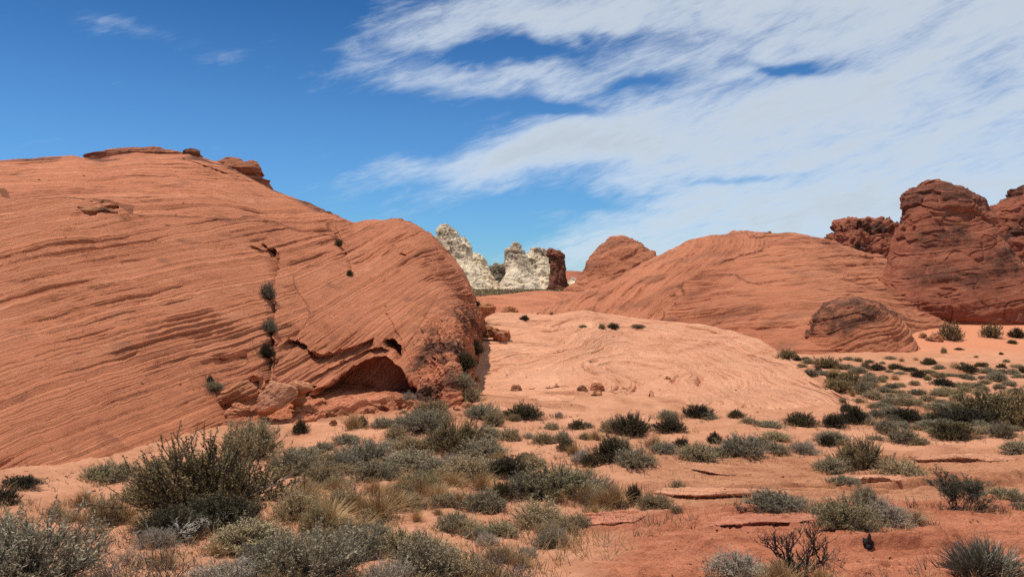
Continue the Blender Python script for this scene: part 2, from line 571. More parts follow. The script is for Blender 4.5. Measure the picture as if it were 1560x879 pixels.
# ------------------------------------------------------------------ rock builders
def bedding(p, n, scales, amps, warp=0.25, wl=6.0, seed=0, breakup=0.7, edge=0.3, jitter=0.05, notch=1.0, strike=(1, 0, 0)):
    """relief of tilted sandstone beds; returns displacement and the bed coordinate"""
    if callable(n):
        s = n(p)
    else:
        n = np.asarray(n, np.float32)
        n = n / np.linalg.norm(n)
        s = p @ n
    s = s + warp * fbm(p / wl, 2, seed=seed) + jitter * (0.6 * noise3(p / 1.6, seed + 5) + 0.25 * noise3(p / 0.4, seed + 4))
    st = np.asarray(strike, np.float32)
    st = st / np.linalg.norm(st)
    along = p @ st
    q = np.stack([along / 4.5, s / 0.55, (p[..., 1] + p[..., 2]) / 7.0], -1).astype(np.float32)
    a = np.clip(0.55 + breakup * noise3(q, seed + 6) + 0.5 * breakup * noise3(q * np.float32(2.7), seed + 8), 0.05, 1.5)
    b = np.clip(0.15 + 1.7 * noise3(q * np.float32(1.6), seed + 9) + 0.9 * noise3(q * np.float32(4.5), seed + 3), 0, 1.7)
    d = 0
    for k, (l, am) in enumerate(zip(scales, amps)):
        d = d + am * beds(s / l, seed + k, edge) * (a if k else 1.0)
        # open partings between beds: narrow, broken, each of its own depth
        q = s / l + seed * 131.7 + k * 131.7
        kk = np.floor(q)
        f = q - kk
        r = _T1[(kk.astype(np.int64) * 7 + 13) % 4096]
        pulse = np.exp(-((f - 0.02) / 0.10) ** 2) + np.exp(-((f - 1.02) / 0.10) ** 2)
        d = d - notch * 1.5 * am * pulse * np.clip(r * 1.8 - 0.5, 0, 1.2) * b
    return d, s


def finish_rock(name, P, N, d, attrs, mat, wrap=False, label=None, cat='rock', group=None, coll=False, parent=None, kind=None):
    Q = P + N * d[..., None]
    quads = grid_quads(Q.shape[0], Q.shape[1], wrap)
    me = quad_mesh(name, Q, quads, attrs)
    o = link(name, me, mat, parent)
    if not parent:
        tag(o, label, cat, group, kind)
    if coll:
        collider(Q, wrap)
    return o, Q


def fit_skyline(P, target_px, target_py):
    """scale heights above the eye so that each rib's skyline meets the surveyed one"""
    rel = P[..., 2] - CAMZ
    ang = rel / P[..., 1]
    k = ang.argmax(1)
    i = np.arange(len(P))
    px = CX + F * P[i, k, 0] / P[i, k, 1]
    want = (CY - np.interp(px, target_px, target_py)) / F
    f = np.where(ang.max(1) > 0.004, want / np.maximum(ang.max(1), 1e-4), 1.0)
    f = np.clip(f, 0.5, 1.8)
    f = np.convolve(np.pad(f, 6, 'edge'), np.ones(13) / 13, 'valid')
    P[..., 2] = np.where(rel > 0, CAMZ + rel * f[:, None], P[..., 2])
    return P


def rib(base, crest, back=16.0, ex=1.35, ts=(0.18, 0.42, 0.70)):
    """control points of one front-to-back rib: (px, Y) at the foot, (px, py, Y) on the crest"""
    bx, bY = base
    bX = (bx - CX) / F * bY
    b = np.array([bX, bY, float(terrain_base(bX, bY)) - 0.45])
    c = W(*crest)
    pts = [b]
    for t in ts:
        q = b + (c - b) * t
        q[2] = b[2] + (c[2] - b[2]) * (1 - (1 - t) ** ex)
        pts.append(q)
    pts.append(c)
    away = np.array([c[0], c[1], 0]) / np.hypot(c[0], c[1])
    e = c + away * back
    ez = float(terrain_base(e[0], e[1])) - 0.5
    m = c + away * back * 0.4
    m[2] = c[2] - (c[2] - ez) * 0.22
    m2 = c + away * back * 0.78
    m2[2] = c[2] - (c[2] - ez) * 0.68
    e[2] = ez
    return pts + [m, m2, e]


def pts(lst):
    out = []
    for px, py, Y in lst:
        if py is None or py < 0:
            X = (px - CX) / F * Y
            out.append(np.array([X, Y, float(terrain_base(X, Y)) - 0.5]))
        else:
            out.append(W(px, py, Y))
    return out


def poly_sd(u, v, poly):
    """signed distance (negative inside) to a polygon"""
    d = np.full(u.shape, 1e9)
    inside = np.zeros(u.shape, bool)
    n = len(poly)
    for i in range(n):
        (x0, y0), (x1, y1) = poly[i], poly[(i + 1) % n]
        ex, ey = x1 - x0, y1 - y0
        t = np.clip(((u - x0) * ex + (v - y0) * ey) / (ex * ex + ey * ey), 0, 1)
        d = np.minimum(d, np.hypot(u - x0 - t * ex, v - y0 - t * ey))
        c = ((y0 > v) != (y1 > v)) & (u < (x1 - x0) * (v - y0) / (y1 - y0 + 1e-9) + x0)
        inside ^= c
    return np.where(inside, -d, d)


def line_d(u, v, line):
    d = np.full(u.shape, 1e9)
    for (x0, y0), (x1, y1) in zip(line[:-1], line[1:]):
        ex, ey = x1 - x0, y1 - y0
        t = np.clip(((u - x0) * ex + (v - y0) * ey) / (ex * ex + ey * ey), 0, 1)
        d = np.minimum(d, np.hypot(u - x0 - t * ex, v - y0 - t * ey))
    return d


# ------------------------------------------------------------------ the great red dome with the arched cave
def build_left_dome():
    A = [rib((-520, 13.5), (-420, 300, 42)), rib((-250, 15), (-200, 268, 46)), rib((-60, 16), (-40, 252, 49)),
         rib((60, 17), (60, 242, 51)), rib((150, 18.2), (140, 243, 52)), rib((235, 20.2), (205, 231, 54)),
         rib((310, 22.3), (290, 238, 54)), rib((370, 24.3), (360, 262, 53)), rib((430, 25.8), (440, 297, 52)),
         rib((500, 26.8), (500, 322, 50)), rib((560, 27.2), (545, 337, 49)), rib((620, 27.2), (598, 333, 48)),
         rib((668, 26.8), (640, 347, 47)),
         pts([(688, -1, 26.4), (690, 548, 29.5), (695, 475, 35), (690, 420, 41.5), (662, 360, 47.5), (655, 372, 54), (640, 430, 60), (620, -1, 66)]),
         pts([(694, -1, 26.5), (706, 560, 30.5), (719, 500, 37), (719, 455, 44), (704, 418, 50), (690, 440, 58), (680, 470, 64), (660, -1, 68)]),
         pts([(695, -1, 27.2), (708, 577, 31.5), (724, 548, 38), (734, 514, 46.5), (731, 485, 52), (715, 480, 60), (705, 490, 66), (680, -1, 70)]),
         pts([(690, -1, 28), (700, -1, 32), (712, -1, 38), (726, -1, 46), (728, -1, 52), (712, -1, 60), (700, -1, 66), (675, -1, 72)])]
    C = np.array(A)
    S, K = C.shape[:2]
    densu = [.5, .7, .9] + [1.1] * 10 + [1.2, 1.2, 0.8]
    densv = [1.3, 1.5, 1.5, 1.3, .5, .35, .25]
    nu, nv = 1000, 1500
    P = np.einsum('us,skc,vk->uvc', catmull(S, nu, densu), C, catmull(K, nv, densv))
    sx = [-420, -200, -40, 0, 60, 115, 143, 205, 290, 340, 375, 410, 440, 490, 540, 575, 600, 625, 640, 660, 690, 712, 722, 733]
    sy = [300, 268, 252, 250, 242, 240, 244, 233, 239, 250, 268, 287, 298, 319, 338, 335, 332, 339, 345, 358, 402, 430, 470, 514]
    P[:765] = fit_skyline(P[:765], sx, sy)
    u = CX + F * P[..., 0] / P[..., 1]
    v = CY - F * (P[..., 2] - CAMZ) / P[..., 1]
    front = np.zeros((nu, nv), bool)
    front[:, :int(nv * .86)] = True
    # --- large features, pushed straight back into the rock
    push = np.zeros((nu, nv))

    def recess(poly, depth, edge=3.0):
        sd = poly_sd(u + 2.0 * noise3(np.stack([u / 14, v / 14, u * 0], -1), 40), v + 2.0 * noise3(np.stack([u / 11, v / 11, u * 0], -1), 41), poly)
        return depth * sstep(0.5, -edge, sd) * front

    def step_below(line, depth, w0, w1):
        lx, ly = zip(*line)
        lv = np.interp(u, lx, ly) + 1.2 * noise3(np.stack([u / 9, v * 0, u * 0], -1), 42)
        dv = v - lv
        end = sstep(lx[0], lx[0] + 12, u) * sstep(lx[-1], lx[-1] - 12, u)
        return depth * sstep(-0.4, 1.2, dv) * sstep(w1, w0, dv) * end * front

    def groove(line, depth, w):
        d = line_d(u + 3 * noise3(np.stack([u / 12, v / 12, u * 0], -1), 43), v, line)
        return depth * sstep(w, w * 0.15, d) * front

    cave = [(440, 612), (470, 600), (498, 584), (524, 567), (548, 553), (568, 545), (584, 543), (598, 553), (609, 560), (620, 573), (632, 586), (648, 607), (630, 613), (560, 614), (500, 613)]
    push = np.maximum(push, recess(cave, 1.0, 4.0) * np.clip(31.7 - P[..., 1] + 0.25 * noise3(P.astype(np.float32) / 1.2, 39), 0.7, 5.0))
    push = np.maximum(push, recess([(583, 519), (597, 515), (611, 527), (611, 549), (604, 549), (597, 537), (586, 531)], 1.3))
    push = np.maximum(push, recess([(655, 572), (661, 574), (669, 589), (668, 596), (662, 590)], 0.7, 2))
    push = np.maximum(push, recess([(432, 604), (455, 596), (480, 588), (462, 607), (440, 612)], 1.0))
    push = np.maximum(push, recess([(336, 614), (362, 606), (400, 600), (398, 622), (350, 624)], 0.9))
    push = np.maximum(push, recess([(100, 330), (128, 316), (180, 312), (182, 318), (150, 328), (118, 336)], 0.55, 3))
    push += step_below([(425, 530), (440, 520), (452, 519), (466, 528), (478, 541), (490, 543), (515, 537), (545, 527), (572, 513)], 0.55, 6, 26)
    push += step_below([(440, 612), (455, 590), (478, 575), (505, 560), (530, 548), (556, 535), (580, 529), (604, 536)], 0.35, 10, 20)
    push += step_below([(330, 608), (350, 592), (372, 580), (400, 578)], 0.5, 5, 24)
    push += step_below([(300, 552), (330, 545), (360, 541), (380, 540)], 0.25, 3, 14)
    push += groove([(398, 376), (412, 392), (416, 420), (414, 446), (412, 480), (410, 510), (409, 545), (404, 575), (398, 600), (392, 632)], 0.85, 6.0)
    push += groove([(380, 378), (400, 386), (416, 382)], 0.6, 6.0)
    push += groove([(512, 350), (520, 372), (530, 402), (534, 420)], 0.28, 4.0)
    push += groove([(640, 500), (652, 530), (660, 548)], 0.2, 3.0)
    push += groove([(663, 500), (672, 525), (676, 540)], 0.2, 3.0)
    push += groove([(560, 352), (600, 390), (690, 350)], 0.0, 3.0)
    push += groove([(590, 480), (612, 520), (625, 560)], 0.12, 3.0)
    push += groove([(615, 540), (700, 395)], 0.10, 3.5)
    push += step_below([(95, 355), (125, 331), (160, 326), (185, 318)], 0.10, 3, 12)
    push += step_below([(240, 345), (255, 341), (266, 342)], 0.16, 3, 10)
    push += step_below([(605, 388), (612, 386), (622, 389)], 0.4, 3, 9)
    push += step_below([(270, 240), (300, 248), (340, 262), (375, 274), (405, 290)], 0.3, 3, 10)
    P[..., 1] += push
    P[..., 0] += push * 0.06
    Pn = smooth_grid(P, 2)
    N = normals(smooth_grid(P, 6))
    cz = N[400, 300]
    if cz[1] > 0:
        N = -N
    p = P.astype(np.float32)
    # --- two sets of cross-beds: a long one over the flank, a steeper one over the nose
    d1, s1 = bedding(p, (-0.66, 0.06, 0.80), (1.15, 0.42, 0.17, 0.085), (0.05, 0.058, 0.054, 0.036), 0.14, 9.0, 50, 1.0, 0.2, 0.02, 1.5, (1, .4, .6))
    d2, s2 = bedding(p, (-0.70, 0.06, 0.72), (0.9, 0.36, 0.15, 0.08), (0.045, 0.055, 0.05, 0.032), 0.25, 8.0, 60, 1.0, 0.2, 0.02, 1.5, (1, .3, .8))
    d3, s3 = bedding(p, (-0.14, 0.0, 0.95), (0.8, 0.30, 0.13), (0.08, 0.08, 0.055), 0.3, 7.0, 70, 1.0, 0.25, 0.03, 1.3)
    w2 = sstep(-0.10, 0.10, (u - 470 - 0.35 * (470 - v)) / 30 + 2.2 * noise3(p / 5.0, 80))
    w3 = sstep(-0.10, 0.10, (318 - v + 0.12 * (u - 200)) / 14 + 1.2 * noise3(p / 3.0, 81)) * (1 - w2)
    d = d1 * (1 - w2) * (1 - w3) + d2 * w2 + d3 * w3
    s = s1 * (1 - w2) * (1 - w3) + s2 * w2 + s3 * w3
    calm = 0.22 + 0.85 * sstep(-0.35, 0.30, noise3(p / 6.5, 84) + 0.5 * noise3(p / 2.6, 85))
    d = d * calm
    d = d + 0.16 * noise3(p / 4.0, 82) + 0.05 * fbm(p / 1.2, 3, seed=83) + 0.016 * noise3(p / 0.22, 87)
    # pitted, knobbly stone on the toe and the wall by the gully
    toe = sstep(618, 660, u + 0.25 * (v - 500)) * sstep(440, 510, v + 0.25 * (u - 690))
    d = d + toe * (0.15 * ridged(p / 0.8, 4, 0.55, seed=90) - 0.06)
    inside = sstep(0.8, 2.0, push)
    d = d * (1 - 0.75 * inside)
    varn = 0.9 * toe * sstep(0.0, 0.5, noise3(p / np.float32(0.9), 91) + 0.25) + 0.3 * sstep(0.42, 0.6, noise3(p / 1.2, 92))
    varn = np.maximum(varn, sstep(8, 2, v - np.interp(u, sx, sy)) * sstep(-.1, .3, noise3(p / 2.0, 93)) * sstep(640, 560, u) * 0.8)
    varn = np.clip(varn, 0, 1)
    o, Q = finish_rock('sandstone_dome', P, N, d, dict(strat=s, varnish=varn), M_DOME,
                       label='huge red cross-bedded sandstone dome with an arched cave at its foot', cat='rock formation', coll=True)
    return Q


DOME = build_left_dome()


# ------------------------------------------------------------------ the pale hump in the middle
def sheet_rock(name, ribs, mat, label, nu=500, nv=360, sky=None, nset=((0, 0, 1),), scales=(0.5, 0.2, 0.08), amps=(.05, .04, .02),
               warp=0.6, wl=6.0, seed=100, rough=0.1, rl=3.0, densv=None, cat='rock formation', varn=0.3, setscale=9.0, coll=True, kind=None, extra=None, breakup=1.0, setw=None, notch=1.4):
    C = np.array(ribs)
    S, K = C.shape[:2]
    densv = densv or [1.2, 1.3, 1.3, 1.3, .7, .4, .3]
    P = np.einsum('us,skc,vk->uvc', catmull(S, nu), C, catmull(K, nv, densv))
    if sky:
        P = fit_skyline(P, *sky)
    push = extra(P) if extra else None
    if push is not None:
        P[..., 1] += push
    N = normals(smooth_grid(P, 5))
    if N[nu // 2, nv // 3][2] < 0:
        N = -N
    p = P.astype(np.float32)
    d, s = 0, 0
    uu = CX + F * P[..., 0] / P[..., 1]
    vv = CY - F * (P[..., 2] - CAMZ) / P[..., 1]
    ws = setw(uu, vv, p) if setw else None
    for k, n in enumerate(nset):
        dk, sk = bedding(p, n, scales, amps, warp, wl, seed + 10 * k, breakup, 0.22, 0.05, notch)
        if ws:
            w = ws[k]
        elif len(nset) == 1:
            w = 1.0
        else:
            q = (noise3(p / setscale, seed + 99) * 1.6 + 0.5) * len(nset)
            w = sstep(k - 0.06, k + 0.06, q) * sstep(k + 1.06, k + 0.94, q)
            if k == 0:
                w = sstep(1.06, 0.94, q)
            if k == len(nset) - 1:
                w = sstep(k - 0.06, k + 0.06, q)
        d = d + dk * w
        s = s + sk * w
    d = d + rough * noise3(p / rl, seed + 70) + 0.35 * rough * fbm(p / (rl * 0.3), 3, seed=seed + 71)
    va = np.clip(varn * sstep(0.15, 0.5, noise3(p / 3.0, seed + 72)), 0, 1)
    o, Q = finish_rock(name, P, N, d, dict(strat=s, varnish=va), mat, label=label, cat=cat, coll=coll, kind=kind)
    return o, Q


def low(px, Y0, Y1):
    """a rib that stays under the ground: closes the end of a sheet"""
    ys = np.linspace(Y0, Y1, 8)
    out = []
    for y in ys:
        X = (px - CX) / F * y
        out.append(np.array([X, y, float(terrain_base(X, y)) - 0.6]))
    return out


TS = (0.25, 0.5, 0.75)
hump_ribs = [low(655, 40, 80),
             rib((690, 31), (722, 500, 52), 22, 1.1, TS), rib((742, 28.6), (757, 479, 60), 24, 1.15, TS), rib((830, 27.4), (838, 481, 62), 24, 1.2, TS),
             rib((920, 26.6), (895, 475, 62), 22, 1.25, TS), rib((1010, 26), (968, 487, 60), 20, 1.2, TS), rib((1100, 25.6), (1040, 494, 56), 18, 1.3, TS), rib((1180, 25.4), (1100, 500, 50), 14, 1.5, TS), rib((1240, 25.6), (1150, 517, 44), 10, 1.7, TS), rib((1280, 26.2), (1200, 551, 36.5), 6, 1.7, TS),
             rib((1300, 26.8), (1255, 588, 30.8), 4, 1.6, TS), rib((1318, 27), (1294, 610, 28.2), 2.5, 1.4, TS), low(1345, 26, 32)]


def hump_ledges(P):
    u = CX + F * P[..., 0] / P[..., 1]
    v = CY - F * (P[..., 2] - CAMZ) / P[..., 1]
    out = np.zeros(u.shape)
    for line, dep, w0, w1 in (([(790, 590), (860, 586), (905, 590), (950, 600), (1010, 612), (1080, 627), (1150, 640)], .30, 4, 14),
                              ([(850, 600), (900, 602), (960, 612), (1030, 626)], .25, 3, 9), ([(730, 560), (770, 566), (830, 570)], .12, 3, 9),
                              ([(870, 545), (930, 540), (1000, 552)], .10, 3, 10), ([(960, 520), (1040, 512), (1100, 520)], .10, 2, 8)):
        lx, ly = zip(*line)
        n = noise3(np.stack([u / 16, v * 0, u * 0], -1), 42) * 2.6 + noise3(np.stack([u / 5, v * 0, u * 0], -1), 47) * 1.2
        dv = v - np.interp(u, lx, ly) - n
        gate = sstep(-.3, .2, noise3(np.stack([u / 22, v * 0, u * 0], -1), 48))
        out += dep * gate * sstep(-0.4, 0.8, dv) * sstep(w1, w0, dv) * sstep(lx[0], lx[0] + 15, u) * sstep(lx[-1], lx[-1] - 15, u)
    return out


def hump_beds(p):
    """swirled beds: flat-lying over the crown, bending round into nested arcs on the east flank"""
    r = np.hypot((p[..., 0] - 3.5) * 1.0, (p[..., 1] - 42.0) * 0.42)
    a = 0.26 * r + 0.8 * p[..., 2]
    b = 0.9 * p[..., 2] - 0.05 * p[..., 0] + 0.03 * p[..., 1] + 0.14 * noise3(p / 3.0, 17) + 1.2
    w = sstep(1.0, 9.0, p[..., 0] + 2.5 * noise3(p / 6.0, 18))
    return b * (1 - w) + a * w


_, HUMP = sheet_rock('sandstone_hump', hump_ribs, M_HUMP, 'broad pale sandstone hump with swirled bedding in the middle of the valley', 640, 900,
                     ([690, 722, 757, 838, 895, 968, 1040, 1100, 1150, 1200, 1255, 1300], [505, 500, 479, 481, 475, 487, 494, 500, 517, 551, 588, 612]),
                     nset=(hump_beds,), scales=(0.50, 0.21, 0.09), amps=(.055, .07, .042),
                     warp=0.2, wl=5.0, seed=110, rough=0.16, rl=4.0, varn=0.12, extra=hump_ledges, notch=2.6)

# the ragged red apron under the cave
apron_ribs = [low(318, 22, 27), rib((345, 22.3), (352, 628, 24.6), 3, 1.2, TS), rib((400, 22.6), (410, 628, 25.5), 3, 1.2, TS),
              rib((470, 23.2), (475, 613, 26.0), 3, 1.3, TS), rib((540, 24.0), (540, 610, 26.5), 3, 1.3, TS), rib((610, 24.8), (605, 610, 26.8), 3, 1.3, TS),
              rib((660, 25.2), (650, 612, 27.0), 3, 1.2, TS), low(700, 25, 29)]


def apron_extra(P):
    u = CX + F * P[..., 0] / P[..., 1]
    v = CY - F * (P[..., 2] - CAMZ) / P[..., 1]
    e = np.zeros(u.shape)
    for c in ([(466, 631), (482, 628), (505, 632), (504, 637), (486, 635)], [(481, 615), (496, 613), (494, 619)], [(560, 617), (572, 618), (588, 624), (584, 626)],
              [(440, 623), (448, 621), (447, 626)], [(516, 619), (524, 622), (520, 625)], [(556, 628), (564, 629), (560, 633)]):
        e = np.maximum(e, 0.55 * sstep(0.6, -2.0, poly_sd(u, v, c)))
    return e


sheet_rock('rock_apron', apron_ribs, M_DOME, 'ragged red ledge with small black hollows below the arched cave', 420, 300,
           nset=((-0.3, 0.1, 0.9),), scales=(0.3, 0.13, 0.06), amps=(.10, .06, .025), warp=0.3, wl=2.0, seed=210, rough=0.17, rl=0.6, notch=2.2, varn=0.1, extra=apron_extra)

# ------------------------------------------------------------------ the tawny dome behind the hump
right_ribs = [low(740, 74, 110), rib((780, 76), (806, 479, 79), 10), rib((850, 72), (868, 452, 84), 14), rib((920, 69), (940, 424, 90), 18), rib((990, 66), (1010, 386, 95), 20),
              rib((1060, 63), (1070, 362, 97), 20), rib((1120, 55), (1150, 352, 98), 20), rib((1190, 49), (1220, 357, 97), 20),
              rib((1260, 47), (1290, 376, 95), 18), rib((1330, 48), (1350, 396, 93), 18), rib((1400, 56), (1420, 425, 90), 16), rib((1470, 64), (1490, 470, 86), 12), low(1540, 66, 100)]
def tawny_w(u, v, p):
    a = sstep(-0.05, 0.05, ((1010 - u) + (480 - v) * 1.3) / 25 + 2.2 * noise3(p / 7.0, 19) + .6 * noise3(p / 1.5, 23))
    b = (1 - a) * sstep(-0.06, 0.06, (430 - v + 0.1 * (u - 1200)) / 20 + 1.2 * noise3(p / 9.0, 20))
    return [a, b, 1 - a - b]


sheet_rock('tawny_dome', right_ribs, M_RIGHT, 'wide tawny sandstone dome rising behind the pale hump', 640, 900,
           ([780, 806, 868, 900, 940, 975, 1010, 1040, 1070, 1110, 1150, 1200, 1250, 1290, 1350, 1420, 1490], [481, 478, 452, 441, 424, 404, 386, 372, 362, 355, 352, 354, 362, 375, 395, 425, 470]),
           nset=((-0.52, -0.02, 0.85), (-0.14, 0.1, 0.95), (-0.06, 0.1, 0.95)), scales=(1.3, 0.5, 0.22), amps=(.10, .17, .11),
           warp=0.5, wl=12.0, seed=310, rough=0.35, rl=9.0, varn=0.35, setw=tawny_w)

# low red ridge that closes the valley
ridge_ribs = [low(640, 68, 125), rib((690, 70), (700, 458, 92), 20), rib((740, 72), (745, 452, 97), 20), rib((790, 73), (800, 446, 100), 20), rib((840, 74), (845, 443, 101), 20),
              rib((890, 76), (890, 446, 101), 20), rib((950, 78), (950, 452, 99), 18), low(1010, 80, 120)]
sheet_rock('slickrock_ridge', ridge_ribs, M_RIGHT, 'low smooth red slickrock ridge below the white spires', 300, 400,
           ([690, 700, 745, 800, 845, 890, 950], [462, 458, 452, 446, 443, 446, 452]), nset=((-0.1, -0.2, 0.95),), scales=(0.6, 0.25, 0.1), amps=(.08, .07, .04), warp=0.5, wl=10, seed=410, rough=0.2, rl=6, varn=0.2)


# ------------------------------------------------------------------ standing rocks: rings between two surveyed edges
def ring_rock(name, Yc, levels, mat, label, ratio=0.75, nt=260, nl=220, seed=0, ex=2.4, rough=0.3, rl=2.0, ridge=0.0, nset=(0, 0, 1), scales=(0.8, 0.3, 0.12),
              amps=(.1, .06, .03), warp=0.4, wl=5.0, varn=0.4, cat='rock formation', coll=False, group=None, sink=0.6, turn=0.0, vtop=0.0, kind=None, blocky=0.0, parent=None, facets=0, lean=0.0, vs=1.0, crag=0.0):
    rows = []
    th = np.linspace(0, 2 * np.pi, 28, endpoint=False)
    ct, st = np.cos(th), np.sin(th)
    e = 2.0 / ex
    cx_, sy_ = np.sign(ct) * np.abs(ct) ** e, np.sign(st) * np.abs(st) ** e
    lv = [(l if len(l) == 4 else (*l, 0.0)) for l in levels]
    top = lv[0]
    lv = [(top[0] - 0.3, (top[1] + top[2]) / 2 - (top[2] - top[1]) * .12, (top[1] + top[2]) / 2 + (top[2] - top[1]) * .12, top[3])] + lv
    p0, p1 = lv[0][0], lv[-1][0]
    for py, l, r, dy in lv:
        y = Yc + dy + lean * ((p1 - py) / (p1 - p0)) ** 1.3
        a, b = W(l, py, y), W(r, py, y)
        hw = (b[0] - a[0]) / 2
        xc = (a[0] + b[0]) / 2
        rows.append(np.stack([xc + hw * cx_, y + hw * ratio * sy_ + turn * hw * cx_, np.full(28, a[2])], -1))
    bot = rows[-1].copy()
    bot[:, 2] = min(bot[0, 2] - sink, float(terrain_base(bot[:, 0].mean(), bot[:, 1].mean())) - sink)
    rows.append(bot)
    C = np.array(rows).transpose(1, 0, 2)                  # (28, L, 3)
    Cw = np.concatenate([C[-2:], C, C[:3]], 0)
    nu = nt
    M = catmull(33, nu * 32 + 1)                           # sample the periodic part only
    uu = np.linspace(2, 30, nu, endpoint=False)
    M = np.zeros((nu, 33))
    k = np.floor(uu).astype(int)
    t = uu - k
    for j, w in zip((-1, 0, 1, 2), (-.5 * t + t**2 - .5 * t**3, 1 - 2.5 * t**2 + 1.5 * t**3, .5 * t + 2 * t**2 - 1.5 * t**3, -.5 * t**2 + .5 * t**3)):
        M[np.arange(nu), np.clip(k + j, 0, 32)] += w
    L = len(rows)
    seg = [np.linalg.norm(np.diff(C[:, i:i + 2], axis=1), axis=-1).mean() + 0.15 * np.linalg.norm(C[0, 0] - C[0, -1]) / L for i in range(L - 1)]
    P = np.einsum('us,skc,vk->uvc', M, Cw, catmull(L, nl, seg))
    if facets:
        rr = np.random.RandomState(seed + 5)
        body = np.array(rows[:-1]).reshape(-1, 3)
        c0 = (body.max(0) + body.min(0)) / 2
        ext = np.ptp(body, axis=0) / 2
        for _ in range(facets):
            nn = rr.normal(size=3)
            nn[2] = abs(nn[2]) * .8 + .1
            nn /= np.linalg.norm(nn)
            h = np.linalg.norm(nn * ext) * rr.uniform(.62, .9)
            ex_ = np.maximum(0, (P - c0) @ nn - h)
            P = P - nn * (ex_ * 0.93)[..., None]
    N = normals(smooth_grid(P, 3, True), True)
    c = P.mean((0, 1))
    if ((P - c) * N).sum(-1).mean() < 0:
        N = -N
    p = P.astype(np.float32)
    d, s = bedding(p, nset, scales, amps, warp, wl, seed, 1.0, 0.22, 0.05)
    pv = p * np.array([1, 1, vs], np.float32)
    d = d + rough * noise3(pv / rl, seed + 40) + rough * 0.5 * fbm(pv / (rl * .35), 3, seed=seed + 41)
    if ridge:
        d = d + ridge * (ridged(pv / rl, 3, seed=seed + 44) - 0.5)
    if blocky:
        q = p / rl * 1.3 + 0.5 * noise3(p / rl, seed + 46)[..., None]
        d = d + blocky * (beds(q[..., 0], seed + 1, .15) * beds(q[..., 2] * 1.6, seed + 2, .15) + 0.6 * beds(q[..., 2] * 2.3 + q[..., 1], seed + 3, .2))
    if crag:
        hh = (P[..., 2] - P[..., 2].min()) / np.ptp(P[..., 2])
        cs = max(rl / 3.2, .9)
        q = p / (1.5 * cs) + 0.45 * noise3(p / (1.1 * cs), seed + 47)[..., None]
        q2 = p / (0.6 * cs) + 0.4 * noise3(p / (0.5 * cs), seed + 48)[..., None]
        lay = q[..., 2] * 1.5 + .25 * q[..., 0]
        blk = 0.9 * beds(lay, seed + 4, .14) + 0.6 * beds(q[..., 0] - .3 * q[..., 2], seed + 5, .12) * beds(lay * 2.1, seed + 6, .15) + 0.35 * beds(q2[..., 2] * 1.4, seed + 7, .2) * beds(q2[..., 0], seed + 8, .2)
        side = sstep(.15, -.5, (P[..., 0] - P[..., 0].mean()) / np.ptp(P[..., 0]) * 2) * .6
        gate = np.clip(sstep(.66, .80, hh + .16 * noise3(p / 2.5, seed + 49)) + side * sstep(-.2, .3, noise3(p / 2.2, seed + 50)), 0.06, 1)
        d = d + crag * gate * blk
        # joints that cut down the face
        jt = np.abs(noise3(p * np.array([1, 1, .22], np.float32) / 2.6, seed + 51))
        jt2 = np.abs(noise3(p * np.array([.5, .5, 1.1], np.float32) / 2.4, seed + 52))
        d = d - 0.35 * crag * (sstep(.035, 0, jt) + 1.2 * sstep(.03, 0, jt2)) * sstep(-.3, .2, noise3(p / 3.0, seed + 53))
    fade = np.minimum(1, np.linspace(0, 14, nl))[None, :]   # keep the pole tidy
    d = d * fade
    hgt = (P[..., 2] - P[..., 2].min()) / np.ptp(P[..., 2])
    va = np.clip(varn * sstep(-0.05, 0.4, noise3(p / (rl * 1.2), seed + 42) + vtop * (hgt - 0.55)), 0, 1)
    o, Q = finish_rock(name, P, N, d, dict(strat=s, varnish=va), mat, True, label, cat, group, coll, parent, kind)
    return o, Q


ring_rock('sandstone_butte', 70, [(274, 1416, 1432), (279, 1404, 1442), (287, 1393, 1456), (299, 1381, 1472), (313, 1379, 1488), (335, 1375, 1502), (365, 1367, 1520), (395, 1361, 1540), (430, 1352, 1563),
                                  (460, 1343, 1586), (478, 1351, 1602), (494, 1373, 1614), (508, 1402, 1625), (524, 1415, 1640)], M_BUTTE,
          'tall dark red butte with a craggy varnished summit', ratio=0.72, lean=5.0, nt=620, nl=520, seed=500, ex=2.6, rough=0.24, rl=3.4, ridge=0.10, nset=(-0.16, -0.1, 0.97), crag=.36,
          scales=(2.4, 0.9, 0.3), amps=(.07, .06, .045), warp=0.5, wl=8.0, varn=0.7, vtop=0.6, coll=True)
ring_rock('rounded_outcrop', 52, [(455, 1280, 1312), (459, 1266, 1328), (468, 1252, 1344), (484, 1239, 1364), (504, 1231, 1379), (525, 1228, 1390), (544, 1226, 1404), (556, 1225, 1414)], M_DOME,
          'rounded dark red knob of rock at the foot of the butte', ratio=0.7, lean=1.6, nt=420, nl=300, seed=540, ex=2.3, rough=0.20, rl=2.6, ridge=0.06, nset=(-0.3, -0.1, 0.9),
          scales=(1.2, 0.45, 0.18, 0.08), amps=(.06, .07, .05, .03), varn=0.8, vtop=1.6, crag=.18, coll=True)
ring_rock('craggy_outcrop', 122, [(334, 1300, 1338), (337, 1288, 1358), (345, 1275, 1369), (358, 1264, 1380), (374, 1258, 1392), (392, 1250, 1402), (430, 1240, 1420)], M_BUTTE,
          'dark craggy outcrop on the skyline between the tawny dome and the butte', lean=5, nt=380, nl=220, seed=560, rough=0.7, rl=3.0, ridge=0.3, crag=.8,
          scales=(1.6, 0.6, 0.25), amps=(.3, .2, .1), varn=0.9)
